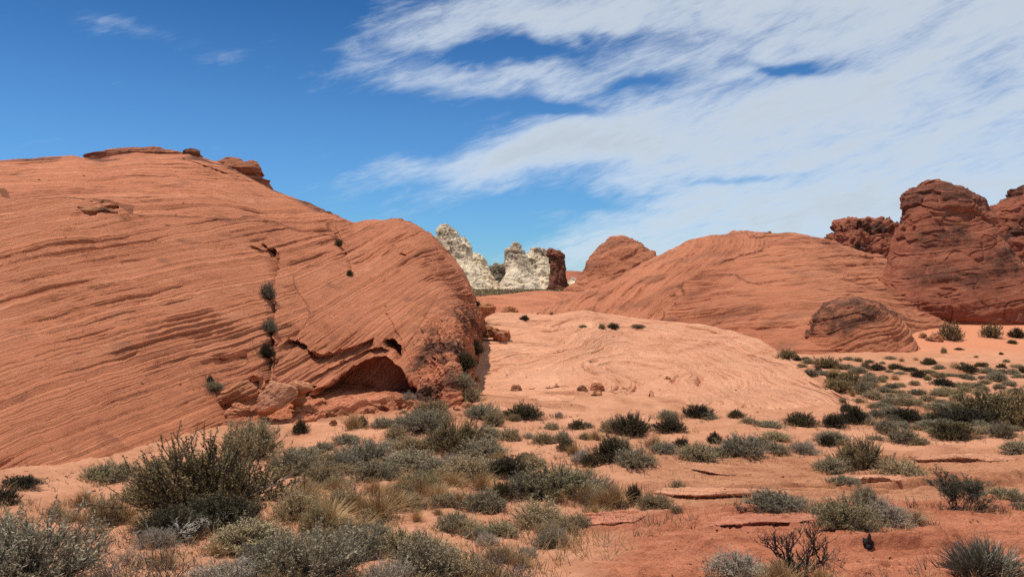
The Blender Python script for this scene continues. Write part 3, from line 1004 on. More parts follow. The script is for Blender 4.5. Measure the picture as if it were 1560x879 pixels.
ring_rock('dark_butte', 88, [(279, 1568, 1630), (290, 1548, 1650), (303, 1534, 1668), (318, 1520, 1676), (340, 1515, 1680), (400, 1512, 1690), (470, 1506, 1700), (520, 1496, 1710)], M_BUTTE,  # dark by its own heavily varnished stone
          'dark rocky butte cut off by the edge of the view beyond the tall butte', lean=5, nt=380, nl=300, seed=580, rough=0.35, rl=3.0, ridge=0.15,
          scales=(2.0, 0.8, 0.3), amps=(.15, .12, .07), varn=0.9, vtop=0.2, crag=.36)
ring_rock('conical_peak', 128, [(359, 936, 956), (363, 927, 966), (371, 917, 979), (384, 905, 995), (398, 896, 1003), (414, 886, 1010), (430, 877, 1022), (446, 862, 1050)], M_RIGHT,
          'blunt red conical peak behind the flank of the tawny dome', nt=380, nl=260, seed=600, rough=0.6, rl=5.0, ridge=0.15, nset=(-0.3, -0.1, 0.9),
          scales=(2.0, 0.8, 0.3), amps=(.16, .14, .08), varn=0.4, ratio=0.9, lean=6, crag=.3)
ring_rock('perched_rock', 132, [(400, 896, 900), (405, 894, 902), (411, 893, 903), (417, 895, 904), (424, 894, 906)], M_BUTTE,
          'small dark rock standing on the flank of the conical peak', nt=60, nl=40, seed=620, rough=0.15, rl=1.0, varn=0.6, cat='rock')
# white spires
sp = dict(ratio=0.85, lean=9, rough=0.6, rl=4.0, ridge=0.6, vs=.32, crag=.45, nset=(0.1, 0.1, 1), scales=(4.0, 1.5, 0.6), amps=(.2, .16, .08), wl=9.0, varn=0.8, vtop=1.1, nt=300, nl=220)
G_SP = 'white sandstone spires in the distance'
ring_rock('white_spire', 205, [(342, 676, 680), (346, 670, 686), (355, 664, 695), (368, 660, 701), (385, 656, 704), (410, 650, 712), (450, 630, 730)], M_WHITE,
          'tallest white spire, rising from behind the shoulder of the great dome', seed=640, group=G_SP, **sp)
ring_rock('white_spire', 200, [(361, 702, 707), (366, 694, 712), (375, 689, 715), (388, 687, 717), (405, 684, 724), (425, 676, 738), (448, 660, 756)], M_WHITE,
          'blocky white spire with a spreading foot beside the tallest spire', seed=660, group=G_SP, **sp)
ring_rock('white_spire', 208, [(387, 717, 724), (393, 712, 731), (403, 709, 738), (415, 707, 743), (430, 702, 752), (450, 696, 768)], M_WHITE,
          'smooth white shoulder of rock sloping down to the low brown ledge', seed=680, group=G_SP, **{**sp, 'varn': 0.2})
ring_rock('white_spire', 200, [(368, 782, 785), (374, 776, 792), (383, 772, 799), (395, 771, 801), (412, 770, 808), (430, 768, 817), (449, 760, 835)], M_WHITE,
          'slender white spire with a brown streaked top near the maroon pillar', seed=700, group=G_SP, **sp)
ring_rock('white_spire', 212, [(381, 813, 828), (385, 804, 834), (394, 799, 838), (408, 797, 842), (428, 794, 848), (450, 788, 858)], M_WHITE,
          'stubby rounded white spire tucked behind the maroon pillar', seed=720, group=G_SP, **sp)
ring_rock('white_spire', 190, [(424, 868, 876), (428, 864, 882), (436, 860, 888), (448, 852, 898)], M_WHITE,
          'lowest white rock, half hidden at the foot of the conical peak', seed=730, group=G_SP, **{**sp, 'rough': .5, 'ridge': .3})
ring_rock('brown_ledge', 218, [(405, 742, 770), (409, 738, 776), (418, 734, 784), (430, 728, 794), (450, 720, 806)], M_BROWN,
          'low brown speckled ledge between two white spires', seed=740, **{**sp, 'varn': 0.9, 'vtop': -.2, 'blocky': .5, 'vs': 1})
ring_rock('maroon_pillar', 172, [(383, 843, 852), (386, 840, 857), (395, 839, 860), (408, 839, 862), (422, 839, 863), (434, 838, 868), (446, 835, 878), (456, 831, 888)], M_PILLAR,
          'square maroon rock pillar beside the white spires', seed=760, ratio=0.8, ex=2.2, vs=.4, lean=3, rough=0.7, rl=3.5, ridge=0.4, crag=.35, scales=(2.4, 0.9, 0.35), amps=(.12, .10, .06), varn=0.4, nt=260, nl=220)
# the far dark hills
ring_rock('hills', 900, [(414, 850, 880), (417, 835, 905), (421, 820, 960), (430, 760, 1050), (442, 640, 1200)], M_BUTTE, None, ratio=0.5, nt=200, nl=60, seed=780, rough=3.0, rl=40, varn=1.0, vtop=0, kind='structure', cat=None)

# ------------------------------------------------------------------ cap rocks and loose rocks
lo = dict(nt=150, nl=110, cat='rock', rl=0.8, warp=0.15, wl=2.0, facets=9)


def on_dome(px, py, off=0.0):
    h = hit(px, py)
    return (h[0].y if h else 50.0) + off


ring_rock('cap_rock', 55.5, [(225.5, 192, 238), (228, 172, 262), (232, 156, 278), (238, 144, 292), (246, 138, 300), (262, 130, 310)], M_DOME, 'flat dark-edged caprock slab on the crest of the great dome', ratio=0.5, seed=800, rough=.12, ex=2.2,
          scales=(.7, .3, .14), amps=(.1, .09, .05), nset=(-.15, 0, 1), varn=.5, vtop=1.2, nt=300, nl=160, rl=1.5, cat='rock')
ring_rock('cap_rock', 53.0, [(234, 322, 368), (236.5, 310, 380), (242, 304, 389), (250, 305, 396), (258, 314, 404), (265, 328, 406), (274, 345, 404), (283, 368, 408), (296, 380, 412)], M_DOME, 'jutting caprock block overhanging the shoulder of the great dome', ratio=0.45, seed=820, rough=.2, ex=2.6,
          scales=(.8, .35, .15), amps=(.16, .12, .06), nset=(-.2, 0, 1), varn=.25, vtop=.6, facets=5, nt=300, nl=220, rl=1.6, cat='rock')
ring_rock('boulder', 52.6, [(227, 284, 298), (230, 278, 302), (234, 277, 304), (238, 279, 303), (243, 281, 301)], M_PILLAR, 'small blackish boulder balanced on the dome crest between two caprocks', seed=840, rough=.16, ex=2.1, varn=1.0, **lo)
Yb = on_dome(140, 326)
ring_rock('rock_shard', Yb + 0.1, [(312.5, 166, 178), (315, 150, 182), (319, 130, 180), (324, 113, 166), (330, 101, 148), (335, 99, 122)], M_LOOSE, 'long dark rock shard lying on the face of the great dome', ratio=.35, seed=850, rough=.1, varn=.8, **lo)
ring_rock('boulder', 24.6, [(580, 408, 424), (585, 405, 437), (590, 402, 449), (598, 398, 454), (607, 394, 452), (616, 392, 442), (624, 391, 428), (631, 393, 412), (637, 396, 406)], M_HUMP, 'large tilted tan boulder beside the arched cave', seed=860, rough=.10, facets=9, ex=3.0, scales=(.5, .2, .08), amps=(.03, .022, .010), nset=(-.45, 0, .9), ratio=.85, varn=.1, nt=220, nl=180, rl=.9, cat='rock')
ring_rock('rock_slab', 25.1, [(577, 384, 395), (580, 372, 399), (587, 356, 398), (595, 344, 396), (603, 337, 391), (610, 332, 378), (616, 331, 358), (620, 334, 346)], M_LOOSE, 'long leaning red slab wedged against the tilted tan boulder', seed=870, rough=.08, facets=8, ex=2.6, scales=(.35, .15, .07), amps=(.07, .05, .02), nset=(-.4, 0, .9), ratio=.6, varn=.3, nt=200, nl=150, rl=.9, cat='rock')
ring_rock('boulder', 24.6, [(615, 358, 370), (618, 351, 377), (624, 348, 380), (631, 347, 379), (638, 350, 375)], M_LOOSE, 'small cracked boulder under the long leaning slab', seed=880, rough=.12, varn=.1, **lo)
ring_rock('rock_slab', 25.4, [(583, 443, 474), (588, 438, 478), (594, 440, 474), (600, 446, 462)], M_LOOSE, 'flat red slab perched between the tilted tan boulder and the cave', seed=885, rough=.1, varn=.2, **lo)
ring_rock('rock_slab', 26.2, [(601, 594, 604), (604, 592, 618), (608, 593, 622), (613, 598, 621), (617, 602, 616)], M_LOOSE, 'reddish slab lying at the mouth of the arched cave', seed=890, rough=.08, varn=.3, **lo)
ring_rock('boulder', 45, [(492, 735, 742), (496, 733, 752), (502, 733, 766), (508, 736, 777), (514, 742, 776), (519, 752, 774)], M_LOOSE, 'dark jumbled ledge of boulders at the end of the gully', seed=895, rough=.3, ridge=.15, varn=.6, **{**lo, 'nt': 200, 'nl': 140})
ring_rock('boulder', 70, [(459, 728, 738), (463, 725, 747), (468, 724, 752), (473, 724, 754)], M_LOOSE, 'reddish boulder at the near end of the low slickrock ridge', seed=900, rough=.25, varn=.2, **lo)
ring_rock('boulder', 68, [(467, 772, 782), (470, 766, 786), (475, 764, 788), (478, 764, 788)], M_LOOSE, 'squat boulder alone below the low slickrock ridge', seed=905, rough=.2, varn=.2, **lo)
for k, (x0, x1, y0, y1, lab) in enumerate([(898, 920, 584, 593, 'grey pointed rock on the skirt of the pale hump'), (880, 898, 589, 597, 'brown rock beside the grey pointed rock on the hump'),
                                           (902, 918, 594, 604, 'dark rock below the grey pointed rock on the hump'), (946, 956, 591, 597, 'small lone dark rock near the middle of the hump skirt'),
                                           (1012, 1022, 573, 579, 'little rock in the swirled bedding of the hump'), (779, 796, 585, 596, 'brown rock low on the hump opposite the gully'),
                                           (868, 884, 787, 795, 'flat brown stone on the red bench below the golden grass'), (1040, 1058, 768, 776, 'flat pale stone on the smooth sandstone bench'),
                                           (1376, 1416, 708, 720, 'reddish ledge block behind the tan cushion shrub'), (1466, 1478, 808, 814, 'dark chip of rock between the two wiry shrubs'),
                                           (1400, 1412, 506, 516, 'dark boulder under the overhang of the butte'), (1412, 1434, 509, 521, 'low dark rock beside the butte creosote bush'),
                                           (614, 632, 610, 618, 'small tumbled stone by the toe of the dome'), (704, 722, 612, 622, 'pale stone at the mouth of the gully'), (710, 733, 573, 584, 'red stone deep in the gully')]):
    h = hit((x0 + x1) / 2, y1 - 1)
    if h:
        w = (x1 - x0)
        ring_rock('stone', h[0].y + 0.1, [(y0, x0 + .3 * w, x1 - .35 * w), (y0 + .3 * (y1 - y0), x0 + .1 * w, x1 - .12 * w), (y0 + .7 * (y1 - y0), x0, x1), (y1 + 1, x0 + .05 * w, x1 - .03 * w)], M_LOOSE, lab,
                  seed=910 + k * 3, rough=.12 * w / F * h[0].y, ridge=.06 * w / F * h[0].y, rl=.4 * w / F * h[0].y + .05, nt=70, nl=50, facets=7, scales=(.2, .08), amps=(.02, .01), varn=.7 if 'dark' in lab or 'brown' in lab else .2, cat='rock', sink=.1)


# ------------------------------------------------------------------ flat slickrock ledges that break the foreground
M_SLAB = rock_material('ledge_sandstone', (0.294, 0.097, 0.050), (0.475, 0.175, 0.098), (0.589, 0.262, 0.165), patch=0.8, fine=12.0, band=0.5)
M_BENCH = rock_material('bench_sandstone', (0.40, 0.160, 0.082), (0.56, 0.250, 0.135), (0.66, 0.33, 0.195), patch=0.8, fine=12.0, band=0.5)


def ledge_slab(px, py, wid, dep, thick, mat, label, seed, turn=0.0):
    h = hit(px, py)
    x0, y0 = h[0].x, h[0].y + dep * .46
    nt, th = 420, None
    th = np.linspace(0, 2 * np.pi, nt, endpoint=False)
    cir = np.stack([np.cos(th), np.sin(th), np.zeros(nt)], -1).astype(np.float32)
    rad = 1 + .30 * noise3(cir * 1.1 + seed, 1) + .16 * noise3(cir * 3.1 + seed, 2) + .07 * noise3(cir * 9.0 + seed, 3) + .04 * noise3(cir * 25.0 + seed, 4)
    prof = [(.90, -1.4), (.90, -.35), (.93, .10), (.975, .30), (1.0, .50), (1.005, .78), (.985, .97), (.95, 1.03), (.86, 1.02)] + [(r, 1.0) for r in np.linspace(.76, .02, 26)]
    k = np.array(prof)
    ex = np.cos(th)[:, None] * rad[:, None] * k[None, :, 0] * wid / 2
    ey = np.sin(th)[:, None] * rad[:, None] * k[None, :, 0] * dep / 2
    X = x0 + ex * math.cos(turn) - ey * math.sin(turn)
    Y = y0 + ex * math.sin(turn) + ey * math.cos(turn)
    s = np.clip((Y - (y0 - dep / 2)) / dep, 0, 1)
    g = terrain_base(X, Y) + (h[0].z - float(terrain_base(x0, h[0].y)))
    t = thick * (1 - 1.15 * s ** 1.2) * np.clip(.62 + 1.1 * noise3(np.stack([X / .55, Y / .9, X * 0 + seed], -1).astype(np.float32), 8), .05, 1.3)
    Z = g + np.where(k[None, :, 1] > 0, k[None, :, 1] * t, k[None, :, 1] * thick)
    P = np.stack([X, Y, Z], -1)
    N = normals(P, True)
    if N[0, -6, 2] < 0:
        N = -N
    p = P.astype(np.float32)
    lay = Z - g
    d = .016 * beds(lay / .030, seed, .2) + .014 * noise3(p / .25, seed) + .007 * noise3(p / .07, seed + 1)
    pz = p * np.array([.55, 1.25, 1], np.float32)
    d = d + .014 * beds(fbm(pz / .9, 4, seed=seed + 2) * 5, seed, .10)
    sg = lay * 1.0 + .04 * X + .06 * noise3(p / .6, seed + 3)
    finish_rock('rock_ledge', P, N, d, dict(strat=sg, varnish=np.clip(.35 * noise3(p / .7, seed + 5), 0, 1)), mat, True, label, 'rock ledge', 'flat slickrock ledges')


for a in [(1490, 703, 2.2, 1.6, .13, M_BENCH, 'flat ledge with a dark undercut below the grey shrub near the picture edge', 11, .05),
          (1350, 733, 2.0, 1.3, .10, M_BENCH, 'low ledge carrying the rounded straw-coloured cushion shrub', 23, -.08),
          (1170, 798, 1.7, 1.1, .050, M_SLAB, 'red ledge lip that hides the foot of the blue-grey shrub', 37, .10),
          (1100, 722, 1.7, 1.2, .045, M_BENCH, 'thin pale ledge below the terrace shrubs', 53, -.12),
          (1120, 752, 2.2, 1.3, .040, M_BENCH, 'wide pale bench in the open ground below the terrace', 59, .12),
          (930, 800, 1.3, 1.0, .045, M_SLAB, 'red ledge on the open bench beside the olive-tan shrub', 61, -.15)]:
    ledge_slab(*a)

_f = np.random.RandomState(31)
for k in range(16):
    fx, fy = _f.uniform(430, 700), _f.uniform(618, 648)
    fw = _f.uniform(6, 15)
    h = hit(fx, fy)
    ring_rock('rock_fragment', h[0].y, [(fy - fw * .55, fx - fw * .25, fx + fw * .2), (fy - fw * .4, fx - fw * .42, fx + fw * .4), (fy - fw * .15, fx - fw * .5, fx + fw * .5), (fy + 1, fx - fw * .46, fx + fw * .45)], M_LOOSE,
              'small red rock fragment fallen below the arched cave', seed=1500 + k * 3, rough=.02, ridge=.02, rl=.15, nt=48, nl=34, facets=8, scales=(.12,), amps=(.015,), varn=.3, cat='rock', sink=.05, group='rock fragments below the arched cave')

# ------------------------------------------------------------------ plants: materials
def leaf_material(name, dark, mid, pale, rough=0.7, trans=0.12, alt=None):
    m = bpy.data.materials.new(name)
    m.use_nodes = True
    N = Nodes(m.node_tree)
    tint = N.add('ShaderNodeAttribute', attribute_name='tint').outputs['Fac']
    rnd = N.add('ShaderNodeObjectInfo').outputs['Random']
    t = N.math('ADD', tint, N.math('MULTIPLY', N.math('SUBTRACT', rnd, 0.5), 0.55))
    c = N.mix(N.step(t, 0.0, 0.5), dark, mid)
    c = N.mix(N.step(t, 0.5, 1.0), c, pale)
    if alt:                                   # some plants of a kind are drier and yellower than others
        dry = N.mix(N.step(t, 0.1, 0.9), tuple(v * .45 for v in alt), tuple(v * 1.35 for v in alt))
        c = N.mix(N.math('MULTIPLY', N.step(rnd, 0.45, 0.95), 0.75), c, dry)
    bs = N.add('ShaderNodeBsdfPrincipled', ins={'Base Color': c, 'Roughness': rough})
    bs.inputs['Specular IOR Level'].default_value = 0.2
    tr = N.add('ShaderNodeBsdfTranslucent', ins={'Color': c})
    mx = N.add('ShaderNodeMixShader', ins={0: trans})
    N.put(mx.inputs[1], bs.outputs[0])
    N.put(mx.inputs[2], tr.outputs[0])
    out = N.add('ShaderNodeOutputMaterial')
    N.put(out.inputs[0], mx.outputs[0])
    return m


ML = dict(
    creosote=leaf_material('creosote_leaf', (0.12, 0.088, 0.034), (0.27, 0.195, 0.080), (0.48, 0.34, 0.16), trans=0.25),
    sage=leaf_material('sage_leaf', (0.18, 0.142, 0.080), (0.40, 0.325, 0.195), (0.66, 0.545, 0.35), trans=0.2, alt=(0.40, 0.30, 0.13)),
    blue=leaf_material('blue_sage_leaf', (0.135, 0.113, 0.070), (0.31, 0.262, 0.165), (0.53, 0.45, 0.30), trans=0.2, alt=(0.27, 0.215, 0.09)),
    dark=leaf_material('blackbrush_leaf', (0.036, 0.029, 0.015), (0.080, 0.064, 0.033), (0.17, 0.132, 0.072), trans=0.15, alt=(0.13, 0.098, 0.035)),
    tan=leaf_material('tan_leaf', (0.22, 0.152, 0.074), (0.46, 0.335, 0.170), (0.70, 0.53, 0.29), trans=0.2),
    straw=leaf_material('straw_blade', (0.26, 0.155, 0.068), (0.54, 0.345, 0.155), (0.75, 0.53, 0.265), trans=0.2),
    wiry=leaf_material('wiry_stem', (0.055, 0.050, 0.031), (0.135, 0.122, 0.076), (0.28, 0.25, 0.17)),
    grey=leaf_material('grey_twig', (0.17, 0.132, 0.088), (0.34, 0.27, 0.185), (0.55, 0.45, 0.33)),
)
MB = dict(
    bark=leaf_material('grey_bark', (0.055, 0.040, 0.030), (0.11, 0.082, 0.062), (0.20, 0.16, 0.125), trans=0.0),
    black=leaf_material('charred_bark', (0.012, 0.009, 0.008), (0.030, 0.022, 0.018), (0.065, 0.05, 0.04), trans=0.0),
    pale=leaf_material('bleached_wood', (0.16, 0.13, 0.10), (0.30, 0.25, 0.195), (0.52, 0.45, 0.37), trans=0.0),
)


# ------------------------------------------------------------------ plants: geometry
def tubes(paths, radii, sides=3):
    """paths (M,S,3), radii (M,S) -> verts, quads"""
    Mn, S, _ = paths.shape
    t = np.gradient(paths, axis=1)
    t /= np.maximum(np.linalg.norm(t, axis=-1, keepdims=True), 1e-9)
    ref = np.where(np.abs(t[..., 2:3]) > 0.9, np.array([1.0, 0, 0]), np.array([0, 0, 1.0]))
    a = np.cross(t, ref)
    a /= np.maximum(np.linalg.norm(a, axis=-1, keepdims=True), 1e-9)
    b = np.cross(t, a)
    th = np.arange(sides) * 2 * np.pi / sides
    V = paths[:, :, None, :] + radii[:, :, None, None] * (a[:, :, None, :] * np.cos(th)[:, None] + b[:, :, None, :] * np.sin(th)[:, None])
    idx = np.arange(Mn * S * sides).reshape(Mn, S, sides)
    i2 = np.roll(idx, -1, 2)
    q = np.stack([idx[:, :-1], i2[:, :-1], i2[:, 1:], idx[:, 1:]], -1).reshape(-1, 4)
    return V.reshape(-1, 3), q


def leaves(pos, dirs, length, width, rs, droop=0.0):
    """diamond leaves"""
    n = len(pos)
    d = dirs / np.maximum(np.linalg.norm(dirs, axis=1, keepdims=True), 1e-9)
    r = rs.normal(size=(n, 3))
    s = np.cross(d, r)
    s /= np.maximum(np.linalg.norm(s, axis=1, keepdims=True), 1e-9)
    L = (length * rs.uniform(.6, 1.3, n))[:, None]
    Wd = (width * rs.uniform(.7, 1.3, n))[:, None]
    nrm = np.cross(d, s)
    V = np.stack([pos, pos + d * L * .5 + s * Wd * .5 + nrm * Wd * .12, pos + d * L, pos + d * L * .5 - s * Wd * .5 + nrm * Wd * .12], 1)
    return V.reshape(-1, 3), np.arange(n * 4).reshape(n, 4)


class Bag:
    def __init__(self):
        self.v, self.q, self.t, self.n = [], [], [], 0

    def add(self, vq, tint):
        v, q = vq
        self.v.append(v)
        self.q.append(q + self.n)
        self.t.append(np.broadcast_to(np.asarray(tint, np.float32), (len(v),)) if np.ndim(tint) == 0 else np.repeat(tint, len(v) // len(tint)))
        self.n += len(v)

    def mesh(self, name, mat):
        me = quad_mesh(name, np.concatenate(self.v), np.concatenate(self.q), dict(tint=np.concatenate(self.t)), smooth=False)
        me.materials.append(mat)
        return me


def unit(a):
    return a / np.maximum(np.linalg.norm(a, axis=-1, keepdims=True), 1e-9)


def mound(seed, leaf, bark, n=260, per=26, h=0.62, up=0.55, leaf_len=.035, leaf_w=.012, stem_r=.004, lump=.22, inner=.45, fill=1.0, spread=.6, tint_hi=.75, tw=(.06, .15), sprig=.08):
    """a rounded shrub one metre across and h high: curved stems from the root, each with a spray of small leaves"""
    rs = np.random.RandomState(seed)
    az = rs.uniform(0, 2 * np.pi, n)
    c = rs.uniform(0.02, 1, n) ** 0.85                       # sine of elevation
    dirs = np.stack([np.cos(az) * np.sqrt(1 - c * c), np.sin(az) * np.sqrt(1 - c * c), c], -1)
    lumpy = 1 + lump * noise3(dirs * 1.7 + seed, 1) + .6 * lump * noise3(dirs * 3.9 + seed, 2)
    rad = rs.uniform(.70, 1.04, n) ** .7 * lumpy * np.where(rs.rand(n) < sprig, rs.uniform(1.05, 1.22, n), 1.0)
    end = dirs * rad[:, None] * np.array([.5, .5, h])
    root = np.stack([rs.normal(0, .05, n), rs.normal(0, .05, n), np.full(n, -.03)], -1)
    mid = root + (end - root) * .5 + np.stack([dirs[:, 0] * .05, dirs[:, 1] * .05, rs.uniform(-.02, .10, n) * h], -1)
    S = 6
    t = np.linspace(0, 1, S)[None, :, None]
    path = (1 - t) ** 2 * root[:, None] + 2 * t * (1 - t) * mid[:, None] + t * t * end[:, None]
    path[:, 1:] += rs.normal(0, .010, (n, S - 1, 3))
    B, Lf = Bag(), Bag()
    B.add(tubes(path, np.linspace(stem_r * 1.5, stem_r * .6, S)[None].repeat(n, 0)), rs.uniform(0, .9, n))
    # side twigs near the ends
    m = n * 3
    k = rs.randint(0, n, m)
    ft = rs.uniform(inner, .98, m)
    fi = ft * (S - 1)
    i0 = np.clip(fi.astype(int), 0, S - 2)
    p0 = path[k, i0] + (path[k, i0 + 1] - path[k, i0]) * (fi - i0)[:, None]
    td = unit(unit(end[k]) * .8 + np.array([0, 0, up]) + rs.normal(0, .45, (m, 3)))
    tl = rs.uniform(tw[0], tw[1], m)[:, None]
    tt = np.linspace(0, 1, 3)[None, :, None]
    tp = p0[:, None] + td[:, None] * tl[:, None] * tt + np.array([0, 0, .03]) * tt ** 2
    B.add(tubes(tp, np.linspace(stem_r * .7, stem_r * .35, 3)[None].repeat(m, 0)), rs.uniform(.2, 1, m))
    # leaves on the twigs
    q = int(n * per * fill)
    k = rs.randint(0, m, q)
    f = rs.uniform(0, 1.05, q)[:, None]
    pos = tp[k, 0] + (tp[k, 2] - tp[k, 0]) * f + rs.normal(0, .006, (q, 3))
    ld = unit(td[k] + rs.normal(0, spread, (q, 3)))
    rel = np.linalg.norm(pos / np.array([.5, .5, h]), axis=1)
    tint = np.clip(rs.normal(.45, .24, q) + .35 * noise3(pos * 6 + seed, 5), 0, 1)
    Lf.add(leaves(pos, ld, leaf_len, leaf_w, rs), tint)
    return B.mesh('branches', bark), Lf.mesh('foliage', leaf)


def branching(seed, levels=4, n0=9, split=3, L0=.34, decay=.72, spread=.5, up=.35, r0=.016, rdec=.6, lean=.75, wob=.05, base=.05):
    """recursive branches; returns list of (paths, radii) per level"""
    rs = np.random.RandomState(seed)
    az = np.arange(n0) * 2 * np.pi / n0 + rs.uniform(-.4, .4, n0)
    sp = rs.uniform(.15, lean, n0)
    d = unit(np.stack([np.cos(az) * sp, np.sin(az) * sp, np.ones(n0)], -1))
    p = np.stack([np.cos(az) * base, np.sin(az) * base, np.full(n0, -.03)], -1)
    out = []
    r, L = r0, L0
    for lv in range(levels):
        n = len(p)
        S = 5
        ln = L * rs.uniform(.6, 1.25, n)
        t = np.linspace(0, 1, S)
        bend = rs.normal(0, .35, (n, 3))
        path = p[:, None] + d[:, None] * (ln[:, None] * t)[..., None] + bend[:, None] * (ln[:, None] * t ** 2)[..., None] * .5
        path[:, :, 2] += (up * ln)[:, None] * t ** 2 * .35
        path[:, 1:-1] += rs.normal(0, wob * L, (n, S - 2, 3))
        out.append((path, np.linspace(r, r * rdec, S)[None].repeat(n, 0)))
        if lv == levels - 1:
            break
        kids = split if np.ndim(split) == 0 else split[lv]
        par = np.repeat(np.arange(n), kids)
        f = rs.uniform(.45, 1.0, len(par))
        f[::kids] = 1.0
        fi = f * (S - 1)
        i0 = np.clip(fi.astype(int), 0, S - 2)
        p = path[par, i0] + (path[par, i0 + 1] - path[par, i0]) * (fi - i0)[:, None]
        e = unit(path[par, -1] - path[par, -2])
        d = unit(e + rs.normal(0, spread, (len(par), 3)) + np.array([0, 0, up]))
        r, L = r * rdec, L * decay
    return out, rs


def creosote(seed, leaf, bark, n0=13, levels=4, leafn=16000, h=.68, wide=1.0, leaf_len=.030, leaf_w=.014, low_cut=.16, **kw):
    lv, rs = branching(seed, levels, n0, (3, 4, 4), L0=.30, decay=.66, spread=.42, up=.30, r0=.013, lean=1.0, **kw)
    allp = np.concatenate([a[0].reshape(-1, 3) for a in lv])
    s = np.array([1 / np.ptp(allp[:, 0]), 1 / np.ptp(allp[:, 1]), h / allp[:, 2].max()])
    B, Lf = Bag(), Bag()
    for path, rad in lv:
        B.add(tubes(path * s, rad * .7), rs.uniform(0, .8, len(path)))
    tips = np.concatenate([lv[-1][0], lv[-2][0]]) * s
    wgt = np.concatenate([np.full(len(lv[-1][0]), 1.0), np.full(len(lv[-2][0]), .5)])
    k = rs.choice(len(tips), leafn, p=wgt / wgt.sum())
    f = rs.uniform(.15, 1.08, leafn) * 4
    i0 = np.clip(f.astype(int), 0, 3)
    pos = tips[k, i0] + (tips[k, i0 + 1] - tips[k, i0]) * (f - i0)[:, None] + rs.normal(0, .008, (leafn, 3))
    ld = unit(unit(tips[k, -1] - tips[k, 0]) * .9 + rs.normal(0, .6, (leafn, 3)) + [0, 0, .3])
    keep = pos[:, 2] > low_cut * rs.uniform(.3, 1.2, leafn)
    pos, ld = pos[keep], ld[keep]
    tint = np.clip(rs.normal(.40, .2, len(pos)) + .3 * noise3(pos * 5 + seed, 5), 0, 1)
    Lf.add(leaves(pos, ld, leaf_len, leaf_w, rs), tint)
    return B.mesh('branches', bark), Lf.mesh('foliage', leaf)


def bare(seed, bark, n0=5, levels=5, split=(3, 3, 3, 2), r0=.022, h=.8, spread=.55, up=.25, tint=(0, .8), lean=.9):
    lv, rs = branching(seed, levels, n0, split, L0=.30, decay=.68, spread=spread, up=up, r0=r0, lean=lean, wob=.07)
    allp = np.concatenate([a[0].reshape(-1, 3) for a in lv])
    s = np.array([1 / np.ptp(allp[:, 0]), 1 / np.ptp(allp[:, 1]), h / allp[:, 2].max()])
    big, small = Bag(), Bag()
    for i, (path, rad) in enumerate(lv):
        (big if i < 2 else small).add(tubes(path * s, np.maximum(rad, .0028), 4 if i < 2 else 3), rs.uniform(*tint, len(path)))
    return big.mesh('limbs', bark), small.mesh('twigs', bark)


def wiry(seed, leaf, bark, n=420, h=.72, r=.0055, droop=.12, sub=2):
    """many thin green stems fanned out from the root"""
    rs = np.random.RandomState(seed)
    az = rs.uniform(0, 2 * np.pi, n)
    c = rs.uniform(.1, 1, n) ** .8
    d = np.stack([np.cos(az) * np.sqrt(1 - c * c), np.sin(az) * np.sqrt(1 - c * c), c], -1)
    L = rs.uniform(.72, 1.05, n)[:, None] * (1 + .14 * noise3(d * 2.2 + seed, 3))[:, None]
    end = d * L * np.array([.5, .5, h])
    root = np.stack([rs.normal(0, .07, n), rs.normal(0, .07, n), np.full(n, -.02)], -1)
    t = np.linspace(0, 1, 5)[None, :, None]
    mid = (root + end) / 2 + np.stack([d[:, 0] * .06, d[:, 1] * .06, rs.uniform(-.05, .02, n)], -1)
    path = (1 - t) ** 2 * root[:, None] + 2 * t * (1 - t) * mid[:, None] + t * t * end[:, None] + rs.normal(0, .006, (n, 5, 3))
    B, Lf = Bag(), Bag()
    B.add(tubes(path[:60], np.linspace(r * 1.6, r, 5)[None].repeat(60, 0)), rs.uniform(.1, 1, 60))
    Lf.add(tubes(path, np.linspace(r * 1.1, r * .45, 5)[None].repeat(n, 0)), np.clip(rs.normal(.4, .25, n), 0, 1))
    m = n * 5
    k = rs.randint(0, n, m)
    i0 = rs.randint(1, 4, m)
    p0 = path[k, i0] + (path[k, i0 + 1] - path[k, i0]) * rs.uniform(0, 1, (m, 1))
    td = unit(unit(end[k]) + rs.normal(0, .28, (m, 3)) + [0, 0, .25])
    tp = p0[:, None] + td[:, None] * rs.uniform(.08, .22, m)[:, None, None] * np.linspace(0, 1, 3)[None, :, None]
    Lf.add(tubes(tp, np.linspace(r * .8, r * .3, 3)[None].repeat(m, 0)), np.clip(rs.normal(.45, .25, m), 0, 1))
    return B.mesh('branches', bark), Lf.mesh('foliage', leaf)


def tuft(seed, leaf, n=420, h=.9, r=.006, lean=.55, curl=.35):
    """a clump of dry grass one metre across"""
    rs = np.random.RandomState(seed)
    az = rs.uniform(0, 2 * np.pi, n)
    sp = np.abs(rs.normal(0, lean, n))
    d = unit(np.stack([np.cos(az) * sp, np.sin(az) * sp, np.ones(n)], -1))
    L = rs.uniform(.45, 1.05, n)
    t = np.linspace(0, 1, 5)
    root = np.stack([rs.normal(0, .10, n), rs.normal(0, .10, n), np.full(n, -.02)], -1)
    path = root[:, None] + d[:, None] * (L[:, None] * t)[..., None] * np.array([.85, .85, h])
    path[:, :, :2] += (np.stack([np.cos(az), np.sin(az)], -1) * (curl * sp * L)[:, None])[:, None] * (t ** 2)[None, :, None]
    path[:, :, 2] -= (curl * .5 * sp * L)[:, None] * t ** 2
    Bg = Bag()
    Bg.add(tubes(path, np.linspace(r, r * .3, 5)[None].repeat(n, 0)), np.clip(rs.normal(.5, .25, n), 0, 1))
    return (Bg.mesh('blades', leaf),)


KINDS = {}


